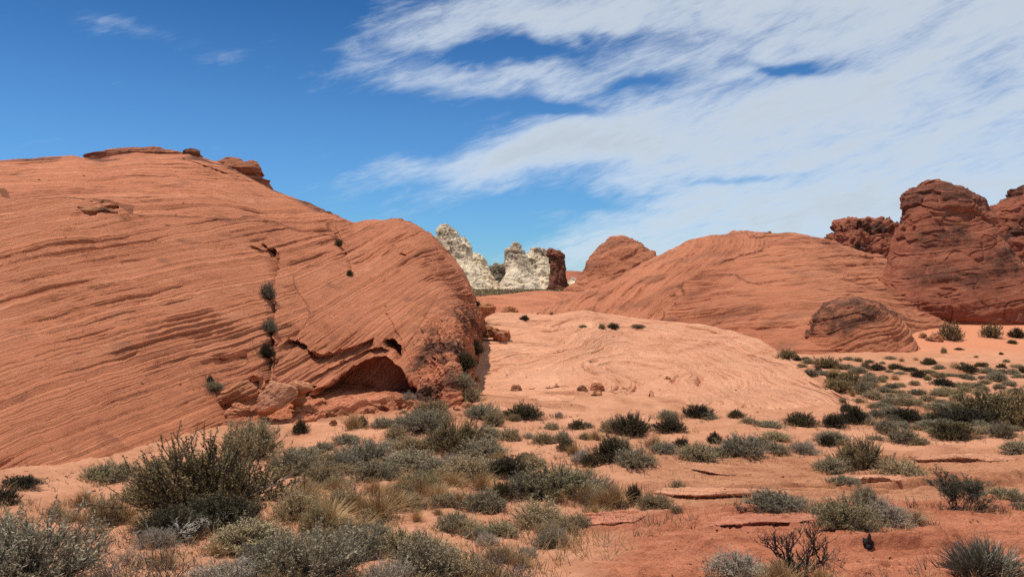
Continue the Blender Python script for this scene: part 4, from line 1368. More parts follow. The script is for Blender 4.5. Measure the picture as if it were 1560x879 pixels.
def variants(kind, fn, count, **kw):
    KINDS[kind] = [fn(1000 * (len(KINDS) + 1) + 37 * i, **kw) for i in range(count)]


cr = dict(leaf=ML['creosote'], bark=MB['bark'], up=1.1, lump=.42, tw=(.08, .22), sprig=.2, stem_r=.006, spread=.75)
variants('creosote', mound, 3, n=230, per=105, h=.66, inner=.26, leaf_len=.020, leaf_w=.010, **cr)
variants('creosote_far', mound, 2, n=120, per=44, h=.70, inner=.35, leaf_len=.045, leaf_w=.022, **cr)
variants('sage', mound, 4, leaf=ML['sage'], bark=MB['bark'], n=260, per=48, h=.60, lump=.28)
variants('blue', mound, 4, leaf=ML['blue'], bark=MB['bark'], n=260, per=46, h=.62, up=.9, leaf_len=.040, leaf_w=.010, lump=.36, tw=(.07, .18), sprig=.14)
variants('dark', mound, 4, leaf=ML['dark'], bark=MB['black'], n=270, per=46, h=.60, up=.8, leaf_len=.038, leaf_w=.012, lump=.32, sprig=.12)
variants('tan', mound, 4, leaf=ML['tan'], bark=MB['bark'], n=260, per=46, h=.58, up=.5, leaf_len=.034, leaf_w=.010, lump=.28, sprig=.12)
variants('twiggy', mound, 3, leaf=ML['grey'], bark=MB['pale'], n=230, per=26, h=.60, up=.5, leaf_len=.05, leaf_w=.007, stem_r=.0045, lump=.35, spread=1.0, tw=(.06, .16))
variants('wiry', wiry, 3, leaf=ML['wiry'], bark=MB['pale'])
variants('spiky', creosote, 2, leaf=ML['wiry'], bark=MB['black'], n0=16, leafn=9000, h=.85, leaf_len=.05, leaf_w=.007, low_cut=.05)
variants('bare', bare, 2, bark=MB['black'], n0=6, lean=.55, up=.55, h=.9, spread=.42, split=(3, 3, 3, 3))
variants('bleached', bare, 2, bark=MB['pale'], h=.5, n0=7, r0=.02, spread=.7, up=.05, lean=2.2)
variants('thin', bare, 2, bark=MB['bark'], h=.8, n0=12, r0=.009, split=(2, 2, 2, 2), up=.4, tint=(.2, 1))
variants('grass', tuft, 4, leaf=ML['straw'])
MESH_NAME = dict(creosote='creosote_bush', creosote_far='creosote_bush', sage='sage_shrub', blue='sage_shrub', dark='blackbrush_shrub', tan='cushion_shrub', twiggy='twiggy_shrub',
                 wiry='wiry_shrub', spiky='spiky_shrub', bare='dead_shrub', bleached='dead_shrub', thin='dead_shrub', grass='grass_tuft')
CAT = dict(creosote='bush', creosote_far='bush', grass='grass', bare='dead shrub', bleached='dead shrub', thin='dead shrub')
_rp = random.Random(5)
_cnt = {}
PLANTED = []


def plant(kind, px, base, wpx, hpx, label, group=None, single=None, rz=None, var=None, depth=None):
    """set a plant with its root where the sight line through (px, base) meets the ground; sizes are in photo pixels"""
    if depth is None:
        lift = .33 * wpx * max(base - CY, 20) / F
        base -= lift
        hpx -= lift
        h = hit(px, base)
        if h is None:
            return None
        x, y, z = h[0]
    else:
        y = depth
        x = (px - CX) / F * y
        z = ground_at(x, y)
    w = wpx / F * y
    hh = hpx / F * y
    vs = KINDS[kind]
    i = _cnt.get(kind, 0)
    _cnt[kind] = i + 1
    ms = vs[(i if var is None else var) % len(vs)]
    nat = max(v.co.z for v in ms[-1].vertices) if 'nat' not in ms[-1] else ms[-1]['nat']
    ms[-1]['nat'] = nat
    rot = _rp.uniform(0, 6.28) if rz is None else rz
    name = MESH_NAME[kind]
    cat = CAT.get(kind, 'shrub')
    big = 1.10 if kind in ('sage', 'blue', 'dark', 'tan') else 1.0
    sc = (big * w * _rp.uniform(.94, 1.06), big * w * _rp.uniform(.9, 1.1), big * hh / nat)
    z -= 0.02 * hh
    if single is None:
        single = wpx < 26 or len(ms) == 1
    if single:
        key = id(ms)
        if key not in SINGLES:
            SINGLES[key] = join(ms)
        o = bpy.data.objects.new(name, SINGLES[key])
        COL.objects.link(o)
        tag(o, label, cat, group)
    else:
        o = bpy.data.objects.new(name, None)
        o.empty_display_size = .2
        COL.objects.link(o)
        tag(o, label, cat, group)
        for m in ms:
            c = bpy.data.objects.new(m.name.split('.')[0], m)
            COL.objects.link(c)
            c.parent = o
    o.location = (x, y, z)
    o.rotation_euler = (0, 0, rot)
    o.scale = sc
    PLANTED.append((x, y, w / 2))
    return o


SINGLES = {}


def join(ms):
    if len(ms) == 1:
        return ms[0]
    vs, qs, ts, off, mi = [], [], [], 0, []
    for k, m in enumerate(ms):
        n = len(m.vertices)
        v = np.empty(n * 3, np.float32)
        m.vertices.foreach_get('co', v)
        q = np.empty(len(m.loops), np.int32)
        m.loops.foreach_get('vertex_index', q)
        t = np.empty(n, np.float32)
        m.attributes['tint'].data.foreach_get('value', t)
        vs.append(v.reshape(-1, 3))
        qs.append(q.reshape(-1, 4) + off)
        ts.append(t)
        mi.append(np.full(len(q) // 4, k, np.int32))
        off += n
    me = quad_mesh('shrub', np.concatenate(vs), np.concatenate(qs), dict(tint=np.concatenate(ts)), smooth=False)
    for m in ms:
        me.materials.append(m.materials[0])
    me.polygons.foreach_set('material_index', np.concatenate(mi))
    return me

# ------------------------------------------------------------------ plants: where each one grows
G_SAGE = 'grey-green sage shrubs on the valley floor'
G_DARK = 'dark blackbrush shrubs on the valley floor'
G_TAN = 'tan cushion shrubs on the valley floor'
G_CREO = 'olive creosote bushes'
G_GRASS = 'tufts of dry golden grass'
G_CRACK = 'shrubs rooted on the great dome'
GROUP = dict(sage=G_SAGE, blue=G_SAGE, dark=G_DARK, tan=G_TAN, creosote=G_CREO, creosote_far=G_CREO, grass=G_GRASS)
LIST = [
    # kind, x, base, width, height, label
    ('creosote', 322, 800, 250, 168, 'largest olive creosote bush, at the sandy foot of the great dome'),
    ('blue', 40, 925, 215, 150, 'big tangled grey shrub filling the near corner under the great dome'),
    ('sage', -30, 860, 130, 90, 'grey sage cut by the picture edge behind the tangled corner shrub'),
    ('dark', 30, 747, 60, 25, 'low dark shrub on bare sand under the outer flank of the great dome'),
    ('dark', -2, 775, 56, 34, 'dark shrub at the picture edge just below the low dark shrub on bare sand'),
    ('blue', 168, 738, 84, 40, 'blue-grey sage on the dome-side slope next to the largest creosote'),
    ('tan', 158, 804, 52, 54, 'brown vase-shaped bush standing alone beside the sandy track'),
    ('grass', 128, 775, 44, 34, 'pale dry grass behind the brown vase-shaped bush'),
    ('sage', 218, 766, 62, 42, 'tan-grey shrub between the vase-shaped bush and the largest creosote'),
    ('sage', 383, 700, 92, 62, 'pale rounded shrub peeping over the top of the largest creosote'),
    ('dark', 258, 828, 90, 62, 'dark shrub under the outer skirt of the largest creosote'),
    ('dark', 330, 812, 120, 62, 'broad dark shrub under the middle of the largest creosote'),
    ('bleached', 262, 838, 110, 52, 'bleached bare branches lying against the dark shrub'),
    ('bleached', 300, 818, 70, 44, 'forked white dead twigs in front of the broad dark shrub'),
    ('sage', 382, 850, 128, 66, 'pale grey domed shrub beside the bleached branches'),
    ('thin', 165, 905, 110, 74, 'sparse wispy grey twigs over bare sand next to the corner shrub'),
    ('thin', 255, 905, 120, 80, 'tall sparse reddish twigs over bare sand below the bleached branches'),
    ('thin', 205, 868, 60, 40, 'small wispy twig cluster below the vase-shaped bush'),
    ('twiggy', 345, 915, 130, 72, 'ashy tangled twigs below the pale grey domed shrub'),
    ('tan', 432, 905, 70, 52, 'tan tangle between the ashy twigs and the long grey-blue thicket'),
    ('tan', 452, 800, 78, 62, 'olive-brown shrub at the inner skirt of the largest creosote'),
    ('grass', 500, 812, 66, 62, 'brown grassy clump with dark stems near the largest creosote'),
    ('sage', 484, 815, 60, 52, 'greenish shrub against the brown grassy clump'),
    ('grass', 575, 796, 78, 54, 'golden dry grass on the open sand in mid valley'),
    ('grass', 545, 780, 50, 34, 'thin golden grass up slope of the golden dry grass clump'),
    ('tan', 490, 748, 62, 42, 'tan cushion shrub up slope from the brown grassy clump'),
    ('sage', 447, 728, 76, 46, 'grey shrub behind the inner side of the largest creosote'),
    ('sage', 463, 706, 60, 26, 'flat pale shrub behind the grey shrub by the creosote'),
    ('sage', 492, 690, 40, 20, 'pale flattened shrub on sand before the ragged red ledge'),
    ('dark', 458, 661, 24, 25, 'round dark shrub alone below the ragged red ledge'),
    ('grass', 538, 655, 34, 30, 'straw grass and stems on sand below the arched cave'),
    ('dark', 551, 650, 20, 18, 'small dark shrub beside the straw grass below the cave'),
    ('sage', 583, 652, 36, 18, 'small grey shrub on sand beneath the cave slab'),
    ('sage', 528, 676, 40, 16, 'pale low shrub on the sand pocket below the cave'),
    ('blue', 553, 712, 96, 44, 'dark blue-grey sage in the heart of the thicket below the cave'),
    ('blue', 527, 720, 54, 32, 'bluish sage on the outer edge of the thicket below the cave'),
    ('tan', 502, 712, 44, 26, 'small tan shrub leaning on the bluish sage'),
    ('sage', 575, 735, 68, 34, 'green-grey shrub at the front of the thicket below the cave'),
    ('sage', 625, 722, 96, 44, 'pale-topped broad shrub in the middle of the thicket'),
    ('blue', 662, 728, 52, 36, 'dark grey shrub on the inner edge of the pale-topped broad shrub'),
    ('blue', 632, 750, 58, 38, 'lavender-grey shrub before the pale-topped broad shrub'),
    ('sage', 655, 756, 42, 40, 'round cream-topped shrub at the near end of the thicket'),
    ('tan', 604, 671, 36, 26, 'cone-shaped tan shrub on the sand below the toe of the dome'),
    ('tan', 628, 690, 66, 28, 'pale spreading shrub below the cone-shaped tan shrub'),
    ('tan', 656, 638, 60, 32, 'yellow-green domed shrub against the toe of the dome'),
    ('tan', 664, 650, 42, 30, 'creamy small shrub before the yellow-green domed shrub'),
    ('blue', 640, 660, 72, 38, 'blue-grey shrub beneath the toe of the dome'),
    ('sage', 612, 652, 40, 18, 'grey shrub at the outer side of the blue-grey shrub under the toe'),
    ('twiggy', 622, 613, 26, 20, 'grey twiggy bush in front of the arched cave'),
    ('creosote', 694, 692, 100, 70, 'upright olive creosote below the mouth of the gully'),
    ('blue', 736, 640, 56, 28, 'greyish purple shrub at the mouth of the gully'),
    ('sage', 752, 650, 30, 26, 'pale shrub next to the greyish purple shrub'),
    ('sage', 742, 672, 56, 28, 'green-grey shrub beside the upright creosote'),
    ('tan', 776, 672, 34, 24, 'small olive shrub on sand past the upright creosote'),
    ('sage', 735, 700, 72, 34, 'tan-grey spreading shrub below the upright creosote'),
    ('tan', 715, 735, 92, 46, 'broad tan cushion shrub at the near side of the upright creosote'),
    ('blue', 748, 728, 44, 34, 'grey shrub beside the broad tan cushion'),
    ('dark', 775, 733, 66, 42, 'brownish dark shrub between the tan cushion and the largest blue-grey thicket'),
    ('dark', 800, 700, 18, 12, 'tiny dark shrub above the brownish dark shrub'),
    ('blue', 848, 764, 112, 66, 'largest blue-grey thicket in the middle of the valley floor'),
    ('blue', 806, 762, 74, 48, 'outer wing of dense grey shrub beside the largest blue-grey thicket'),
    ('blue', 898, 762, 74, 44, 'low blue-grey shrub at the bench side of the largest thicket'),
    ('sage', 738, 782, 66, 38, 'dark-based grey shrub on the sand before the brownish dark shrub'),
    ('dark', 764, 762, 36, 32, 'curled dark brush between the dark-based shrub and the thicket'),
    ('grass', 700, 772, 40, 30, 'sparse dry grass in the sand between shrubs'),
    ('tan', 822, 808, 88, 46, 'round olive-tan shrub on the lip of the red bench'),
    ('tan', 880, 806, 44, 24, 'small tan companion beside the round olive-tan shrub'),
    ('sage', 836, 838, 52, 30, 'small grey-tan shrub on the red bench below the olive-tan shrub'),
    ('grass', 937, 775, 44, 48, 'tall golden grass tuft at the end of the largest thicket'),
    ('dark', 966, 765, 26, 30, 'upright brown shrub next to the tall golden grass tuft'),
    ('tan', 998, 778, 56, 30, 'tan shrub on the edge of the smooth sandstone bench'),
    ('tan', 1030, 780, 20, 12, 'little tan sprig at the tip of the bench tan shrub'),
    ('tan', 1032, 752, 26, 24, 'small brown bush alone on the smooth sandstone bench'),
    ('dark', 797, 641, 58, 30, 'ragged blackish shrub on the skirt of the pale hump by the gully'),
    ('tan', 783, 641, 22, 12, 'brown tuft under the ragged blackish shrub'),
    ('twiggy', 852, 636, 14, 12, 'tiny leafless sprig on the hump skirt'),
    ('tan', 840, 655, 24, 14, 'small brownish shrub on the hump skirt beside the paired shrubs'),
    ('sage', 857, 676, 28, 24, 'taller grey one of the paired shrubs on open sand'),
    ('dark', 862, 687, 28, 18, 'lower dark one of the paired shrubs on open sand'),
    ('dark', 879, 655, 26, 18, 'small round dark shrub at the foot of the hump'),
    ('sage', 893, 652, 20, 10, 'flat grey shrub touching the small round dark shrub'),
    ('sage', 891, 670, 18, 12, 'very small grey shrub on sand above the tall dark shrub'),
    ('dark', 961, 665, 58, 38, 'broad dark shrub in the middle of the hump foot'),
    ('tan', 932, 661, 34, 28, 'tan shrub leaning on the broad dark shrub'),
    ('dark', 1020, 661, 50, 28, 'dark wedge-shaped shrub on the hump foot'),
    ('sage', 1018, 640, 32, 16, 'pale small shrub right behind the dark wedge-shaped shrub'),
    ('dark', 1063, 638, 42, 24, 'dark shrub on the skirt below the swirled bedding'),
    ('sage', 1080, 640, 26, 14, 'grey shrub attached to the dark shrub below the swirled bedding'),
    ('dark', 932, 706, 62, 46, 'tall square dark shrub on the sandy terrace'),
    ('tan', 944, 690, 40, 26, 'straw-topped shrub behind the tall square dark shrub'),
    ('dark', 898, 712, 26, 22, 'small bristly dark shrub at the side of the tall square dark shrub'),
    ('sage', 968, 714, 54, 34, 'neat round silver-topped shrub before the tall square dark shrub'),
    ('grass', 998, 684, 38, 24, 'golden grassy clump above the bluish terrace shrub'),
    ('blue', 1012, 692, 42, 22, 'bluish shrub under the golden grassy clump'),
    ('dark', 1038, 683, 24, 18, 'brownish shrub past the bluish terrace shrub'),
    ('sage', 1064, 704, 62, 32, 'grey-green terrace shrub with a dark base'),
    ('sage', 1090, 698, 34, 18, 'flat grey shrub joined to the dark-based terrace shrub'),
    ('dark', 1088, 676, 22, 20, 'dark twiggy shrub with a bare top on the terrace'),
    ('blue', 1130, 697, 74, 42, 'green spray-shaped shrub on the terrace'),
    ('sage', 1158, 680, 34, 18, 'pale shrub behind the green spray-shaped shrub'),
    ('sage', 1183, 692, 40, 20, 'grey low shrub at the open end of the terrace'),
    ('twiggy', 1225, 693, 46, 26, 'tangled purplish grey shrub on the terrace end'),
    ('sage', 1182, 672, 44, 16, 'low olive shrub above the grey low terrace shrub'),
    ('dark', 1122, 638, 26, 16, 'dark small shrub alone on the lower hump'),
    ('tan', 1142, 645, 24, 10, 'pale tuft trailing from the dark small shrub on the lower hump'),
    ('sage', 1170, 653, 42, 13, 'flat greyish mat on the lower hump edge'),
    ('dark', 1220, 651, 48, 25, 'solid black-green dome shrub off the end of the hump'),
    ('dark', 1270, 653, 34, 26, 'dark round shrub at the outer tip of the hump'),
    ('dark', 1300, 647, 46, 32, 'dark upright shrub joined to the round one at the hump tip'),
    ('dark', 1289, 627, 18, 14, 'bristly small dark shrub on the hump tip'),
    ('sage', 1268, 676, 52, 24, 'tan-grey mat shrub behind the bushy olive-tan shrub'),
    ('dark', 1260, 680, 22, 20, 'little dark shrub in front of the tan-grey mat'),
    ('creosote', 1312, 722, 96, 66, 'bushy olive-tan shrub on the smooth slickrock'),
    ('sage', 1268, 722, 48, 28, 'grey shrub at the side of the bushy olive-tan shrub'),
    ('tan', 1376, 732, 68, 36, 'rounded straw-coloured cushion shrub by the reddish ledge'),
    ('sage', 1286, 741, 46, 18, 'low grey mat below the bushy olive-tan shrub'),
    ('blue', 1185, 787, 98, 40, 'blue-grey shrub sitting behind the red ledge lip'),
    ('tan', 1250, 790, 40, 28, 'yellowish shrub between the two blue-grey ledge shrubs'),
    ('blue', 1290, 814, 96, 64, 'large dense grey-blue shrub on the red ledge'),
    ('twiggy', 1345, 808, 96, 56, 'silvery twiggy shrub merging with the large grey-blue one'),
    ('sage', 1318, 770, 44, 30, 'olive sprays rising behind the large grey-blue shrub'),
    ('grass', 1372, 800, 26, 30, 'yellow grass at the foot of the silvery twiggy shrub'),
    ('grass', 1396, 800, 34, 28, 'yellow grass between the silvery shrub and the spiky dark bush'),
    ('spiky', 1464, 788, 104, 82, 'spiky dark bush with bare horn-like tips'),
    ('blue', 1530, 765, 54, 26, 'flat grey-green shrub behind the spiky dark bush'),
    ('blue', 1556, 777, 26, 14, 'flat green shrub at the picture edge past the spiky dark bush'),
    ('wiry', 1500, 895, 124, 88, 'round wiry green shrub with a fringe of thin stems'),
    ('bare', 1218, 890, 128, 96, 'charred bare shrub with upswept black branches'),
    ('twiggy', 1128, 890, 110, 58, 'pale pinkish twiggy shrub beside the charred bare shrub'),
    ('grass', 1190, 895, 60, 46, 'straw grass in front of the charred bare shrub'),
    ('grass', 1250, 892, 40, 34, 'short straw grass on the far side of the charred bare shrub'),
    # lower edge, middle
    ('blue', 470, 905, 160, 108, 'long grey-blue thicket along the lower edge of the view'),
    ('blue', 405, 885, 80, 70, 'grey thicket end next to the ashy tangled twigs'),
    ('blue', 545, 870, 110, 74, 'grey upright shrub rising behind the long grey-blue thicket'),
    ('sage', 565, 832, 74, 42, 'pale crested shrub above the long grey-blue thicket'),
    ('sage', 615, 858, 84, 56, 'grey shrub between the crested shrub and the cream-crowned one'),
    ('sage', 650, 895, 110, 84, 'cream-crowned shrub with a dark hollow underneath'),
    ('twiggy', 590, 905, 90, 62, 'brown stemmy brush at the foot of the cream-crowned shrub'),
    ('sage', 690, 815, 50, 36, 'greyish knoll shrub above the cream-crowned shrub'),
    ('tan', 715, 822, 56, 36, 'tan-topped shrub past the greyish knoll shrub'),
    ('blue', 728, 826, 40, 24, 'purplish grey shrub below the tan-topped shrub'),
    ('blue', 762, 820, 58, 26, 'green-grey flat shrub at the sand edge near the olive-tan shrub'),
    ('tan', 705, 895, 86, 60, 'sparse tan brush past the cream-crowned shrub'),
    ('thin', 745, 895, 80, 72, 'reddish bare twigs over straw at the lower edge'),
    ('thin', 795, 900, 70, 62, 'purplish bare twigs at the end of the lower thicket'),
    ('grass', 745, 898, 70, 34, 'short straw grass under the reddish bare twigs'),
    ('grass', 640, 905, 60, 30, 'short straw grass under the cream-crowned shrub'),
    ('grass', 520, 845, 40, 26, 'dry grass beside the crested shrub'),
    ('grass', 600, 782, 62, 44, 'loose straw clump on the sand between the golden grass and the dark-based shrub'),
    ('grass', 470, 775, 60, 40, 'brownish straw leaning on the inner side of the largest creosote'),
    ('grass', 545, 822, 70, 40, 'low straw spread above the crested shrub'),
    ('grass', 190, 800, 60, 40, 'straw clump on the bank beside the brown vase-shaped bush'),
    ('grass', 225, 812, 56, 34, 'straw at the outer foot of the largest creosote'),
    ('grass', 110, 800, 44, 26, 'thin straw on the sandy track edge'),
    ('grass', 668, 762, 44, 30, 'thin straw below the round cream-topped shrub'),
    ('tan', 520, 780, 54, 40, 'tawny shrub between two grass clumps near the largest creosote'),
    ('grass', 690, 742, 40, 28, 'straw fringe under the broad tan cushion'),
    ('grass', 905, 790, 34, 24, 'short straw beside the small tan companion shrub'),
    # gully and hump
    ('tan', 715, 614, 40, 28, 'olive mound at the mouth of the shadowed gully'),
    ('sage', 706, 590, 34, 26, 'shaded grey bush against the gully wall'),
    ('dark', 709, 562, 32, 30, 'dark bush half way up the shadowed gully'),
    ('dark', 724, 540, 26, 26, 'dark bush at the upper end of the shadowed gully'),
    ('sage', 728, 628, 24, 12, 'small grey plant on stones below the gully mouth'),
    ('dark', 799, 488, 14, 9, 'dark little shrub at the head of the pale hump'),
    ('dark', 934, 501, 18, 10, 'darkest shrub on the crest of the pale hump'),
    ('tan', 917, 501, 12, 9, 'brown shrub beside the darkest shrub on the hump crest'),
    ('sage', 888, 499, 14, 5, 'flat shrub on the hump crest nearest the valley head'),
    ('tan', 972, 499, 22, 6, 'thin line of dry shrub on the hump crest'),
    ('dark', 727, 466, 12, 8, 'black-green shrub by the reddish boulder under the ridge'),
    ('tan', 840, 480, 6, 6, 'tiny tuft where the hump meets the tawny dome'),
    # on the great dome
    ('blue', 408, 456, 26, 30, 'uppermost shrub in the long crack of the great dome'),
    ('blue', 410, 507, 26, 26, 'middle shrub in the long crack of the great dome'),
    ('dark', 406, 545, 28, 24, 'lowest shrub in the long crack of the great dome'),
    ('blue', 326, 596, 32, 18, 'shrub clinging above the long leaning slab'),
    ('dark', 320, 584, 12, 14, 'dark sprig beside the shrub above the leaning slab'),
    ('dark', 516, 375, 12, 12, 'small dark shrub in the short crack high on the dome nose'),
    ('dark', 533, 420, 10, 10, 'tiny shrub at the lower end of the short crack on the dome nose'),
    # at the butte
    ('creosote_far', 1447, 519, 40, 34, 'olive creosote against the foot of the tall butte'),
    ('creosote_far', 1510, 515, 32, 26, 'grey-green bush on the pink sand under the butte'),
    ('dark', 1549, 514, 22, 16, 'black-green shrub at the sand top near the picture edge'),
    ('creosote_far', 1199, 547, 34, 18, 'green bush wedged between the hump and the rounded outcrop'),
    ('dark', 1214, 549, 14, 8, 'dark shrub next to the green wedged bush'),
    ('creosote_far', 1510, 648, 96, 64, 'spreading creosote at the back of the scrub patch'),
    ('creosote_far', 1560, 655, 70, 78, 'tall creosote cut by the picture edge'),
    ('dark', 1464, 648, 88, 30, 'wide brown-black shrub before the spreading creosote'),
    ('dark', 1450, 672, 72, 34, 'low black shrub in front of the wide brown-black one'),
    ('sage', 1527, 668, 40, 26, 'frosted grey shrub under the spreading creosote'),
    ('tan', 1500, 663, 30, 16, 'tan tuft between the low black shrub and the frosted grey one'),
    ('tan', 1542, 650, 32, 20, 'tan shrub at the base of the tall creosote'),
    ('sage', 1550, 692, 46, 26, 'grey shrub on a rock step near the picture edge'),
    ('dark', 1415, 556, 22, 12, 'dark lone shrub on the lower edge of the pink sand'),
    ('tan', 1438, 538, 9, 10, 'little tan ball shrub on the pink sand slope'),
    ('dark', 1461, 533, 14, 4, 'flat dark sprig high on the pink sand slope'),
    ('dark', 1542, 524, 14, 7, 'dark sprig on the pink sand near the black-green shrub'),
]
for k, x, b, w, h, lab in LIST:
    plant(k, x, b, w, h, lab, GROUP.get(k))

SCRUB = '''s 1314 642 28 18;t 1326 649 26 14;b 1336 636 26 14;s 1350 660 36 24;b 1364 645 26 15;d 1380 641 46 22;b 1343 623 32 12;s 1353 617 24 13;t 1383 620 46 19;s 1331 608 32 16;t 1309 614 14 9;g 1299 604 12 14;
s 1316 602 28 20;c 1278 599 48 26;c 1297 589 48 28;d 1271 580 24 14;b 1253 572 26 10;s 1234 574 28 14;c 1260 562 44 22;b 1232 554 22 8;b 1290 563 28 10;s 1308 570 32 12;s 1325 584 28 14;s 1340 582 20 11;c 1319 562 16 15;
d 1336 565 26 13;d 1364 563 24 10;b 1372 571 18 6;b 1355 568 14 6;s 1347 577 12 7;s 1326 573 14 6;s 1272 567 16 6;s 1320 590 26 10;b 1347 598 26 10;s 1362 599 16 7;t 1372 601 16 9;t 1393 587 16 9;b 1377 606 26 8;
s 1377 676 44 24;t 1396 679 28 16;s 1366 646 22 13;d 1385 566 28 8;d 1399 575 22 13;b 1413 579 12 9;t 1431 576 24 10;t 1416 569 20 7;d 1435 588 36 14;b 1451 589 18 7;b 1451 574 22 6;s 1470 577 22 9;d 1473 568 28 15;d 1487 567 12 7;
d 1494 560 18 9;s 1505 570 26 12;b 1515 578 24 12;s 1520 581 32 15;d 1526 562 15 10;s 1542 570 22 11;s 1553 577 22 9;d 1558 568 12 11;b 1398 601 28 10;s 1429 603 26 11;s 1446 605 42 16;t 1413 614 28 15;s 1427 625 38 14;
t 1455 628 32 18;t 1460 612 26 12;t 1424 641 26 15;t 1402 680 28 15;s 1470 598 26 12;b 1488 590 22 9;t 1490 602 20 10;s 1538 588 22 9;b 1548 600 24 10;s 1408 642 22 10;t 1398 656 18 9;b 1336 672 22 10;s 1420 660 20 10;d 1246 565 12 6;
s 1222 560 16 7;t 1286 574 16 8;s 1285 612 14 7;t 1330 622 16 8;b 1480 579 16 7;s 1533 552 10 5;t 1501 556 9 5;d 1466 556 10 5;t 1487 545 7 4;d 1525 540 7 4;t 1500 585 18 8'''
KN = dict(s=('sage', 'grey-green'), t=('tan', 'straw-tan'), b=('blue', 'blue-grey'), d=('dark', 'blackish'), c=('creosote_far', 'olive bushy'), g=('grass', 'golden grassy'))
for row in SCRUB.replace('\n', '').split(';'):
    c, x, b, w, h = row.split()
    x, b, w, h = int(x), int(b), int(w), int(h)
    kind, adj = KN[c]
    if b < 583 and x < 1300:
        zone, gz = 'in the scrub strip between the hump edge and the rounded outcrop', 'scrub by the rounded outcrop'
    elif b < 583 and x < 1400:
        zone, gz = 'in the scrub strip straight below the rounded outcrop', 'scrub by the rounded outcrop'
    elif b < 583:
        zone, gz = 'in the scrub strip along the foot of the pink sand', 'scrub below the pink sand'
    elif x < 1352:
        zone, gz = 'in the open scrub beyond the tip of the hump', 'scrub beyond the hump tip'
    elif x < 1410:
        zone, gz = 'in the scrub patch behind the straw-coloured cushion shrub', 'scrub between hump and creosote'
    else:
        zone, gz = 'in the scrub patch around the spreading creosote', 'scrub around the spreading creosote'
    size = 'tiny' if w < 16 else 'small' if w < 27 else 'wider'
    plant(kind, x, b, w, h, f'{size} {adj} mound {zone}', f'{adj} {gz}')


# the scrub patch fills up with low mounds towards the pink sand
_q = random.Random(23)
_taken = [(int(r.split()[1]), int(r.split()[2])) for r in SCRUB.replace('\n', '').split(';')]
_put = 0
for _ in range(900):
    b = 548 + 112 * _q.random() ** 1.1
    x = _q.uniform(1215 + max(0, b - 560) * 1.5, 1562)
    if b < 556 and x > 1400 or any(abs(x - u) < 13 and abs(b - v) < 5 for u, v in _taken):
        continue
    _taken.append((x, b))
    w = _q.uniform(12, 27) * (b - 470) / 110
    kind = _q.choice(['sage', 'sage', 'tan', 'tan', 'blue', 'grass'])
    adj = dict(sage='grey-green', tan='straw-tan', blue='blue-grey', grass='dry grassy')[kind]
    zone = 'between the hump edge and the rounded outcrop' if x < 1330 else 'around the spreading creosote' if b > 590 else 'below the pink sand'
    plant(kind, x, b, w, w * _q.uniform(.36, .5) if kind != 'grass' else w * .6, f'low {adj} mat in the scrub {zone}', f'low {adj} growth {zone}', single=True)
    _put += 1
    if _put > 62:
        break

# small dry tufts filling the sand between the shrubs
_q = random.Random(11)
_put = 0
for _ in range(400):
    x, b = _q.uniform(60, 940), _q.uniform(668, 872)
    if b < 700 and x < 420 or (x < 130 and b < 770) or (x > 860 and b > 780) or (330 < x < 470 and b < 690):
        continue
    w = _q.uniform(18, 44) * (b - 440) / 330
    far = _q.random()
    if far < .55:
        plant('grass', x, b, w, w * _q.uniform(.7, 1.0), 'small dry grass tuft on the sand among the nearest shrubs', 'dry tufts among the nearest shrubs', single=True)
    elif far < .85:
        plant('tan', x, b, w * 1.3, w * .75, 'small straw-tan shrublet on the sand among the nearest shrubs', 'tan shrublets among the nearest shrubs', single=True)
    else:
        plant('twiggy', x, b, w * 1.2, w * .8, 'small leafless grey shrublet on the sand among the nearest shrubs', 'leafless shrublets among the nearest shrubs', single=True)
    _put += 1
    if _put > 100:
        break


# a charred stump and fallen sticks
def stump():
    h = hit(1323, 833)
    rs = np.random.RandomState(4)
    B = Bag()
    s = 18 / F * h[0].y
    for k in range(9):
        a = rs.uniform(0, 6.28)
        e = np.array([math.cos(a) * (.1 if not k else rs.uniform(.2, .5)), math.sin(a) * (.1 if not k else rs.uniform(.2, .5)), rs.uniform(.15, .7) if k else 1.2]) * s
        t = np.linspace(0, 1, 5)[:, None]
        path = (np.array([0, 0, -.05 * s]) + t * e + rs.normal(0, .05 * s, (5, 3)))[None]
        B.add(tubes(path, np.linspace(.34 * s, .08 * s, 5)[None], 6), .3)
    o = link('dead_stump', B.mesh('dead_stump', MB['black']))
    o.location = h[0]
    tag(o, 'short charred stump sticking out of the bare red rock', 'stump')


stump()


def stick(pxs, lab, mat, r):
    P = []
    for px, py in pxs:
        h = hit(px, py)
        P.append([h[0].x, h[0].y, h[0].z + .03])
    P = np.array(P)
    t = np.linspace(0, len(P) - 1, 24)
    path = np.stack([np.interp(t, np.arange(len(P)), P[:, i]) for i in range(3)], -1)
    path = smooth_grid(path[None].repeat(2, 0), 6)[:1]
    path[0, :, 2] += .05 * np.sin(np.linspace(0, 3.1, 24))
    B = Bag()
    B.add(tubes(path, np.linspace(r, r * .4, 24)[None], 5), .8)
    o = link('fallen_stick', B.mesh('fallen_stick', mat))
    tag(o, lab, 'stick')


stick([(392, 848), (396, 856), (404, 866), (420, 872), (438, 876)], 'curved bleached stick lying before the pale grey domed shrub', MB['pale'], .012)
stick([(440, 874), (420, 880), (405, 878)], 'short bleached stick by the end of the grey thicket', MB['pale'], .010)


# ------------------------------------------------------------------ things nobody could count
def surf(x, y):
    return ground_at(x, y)


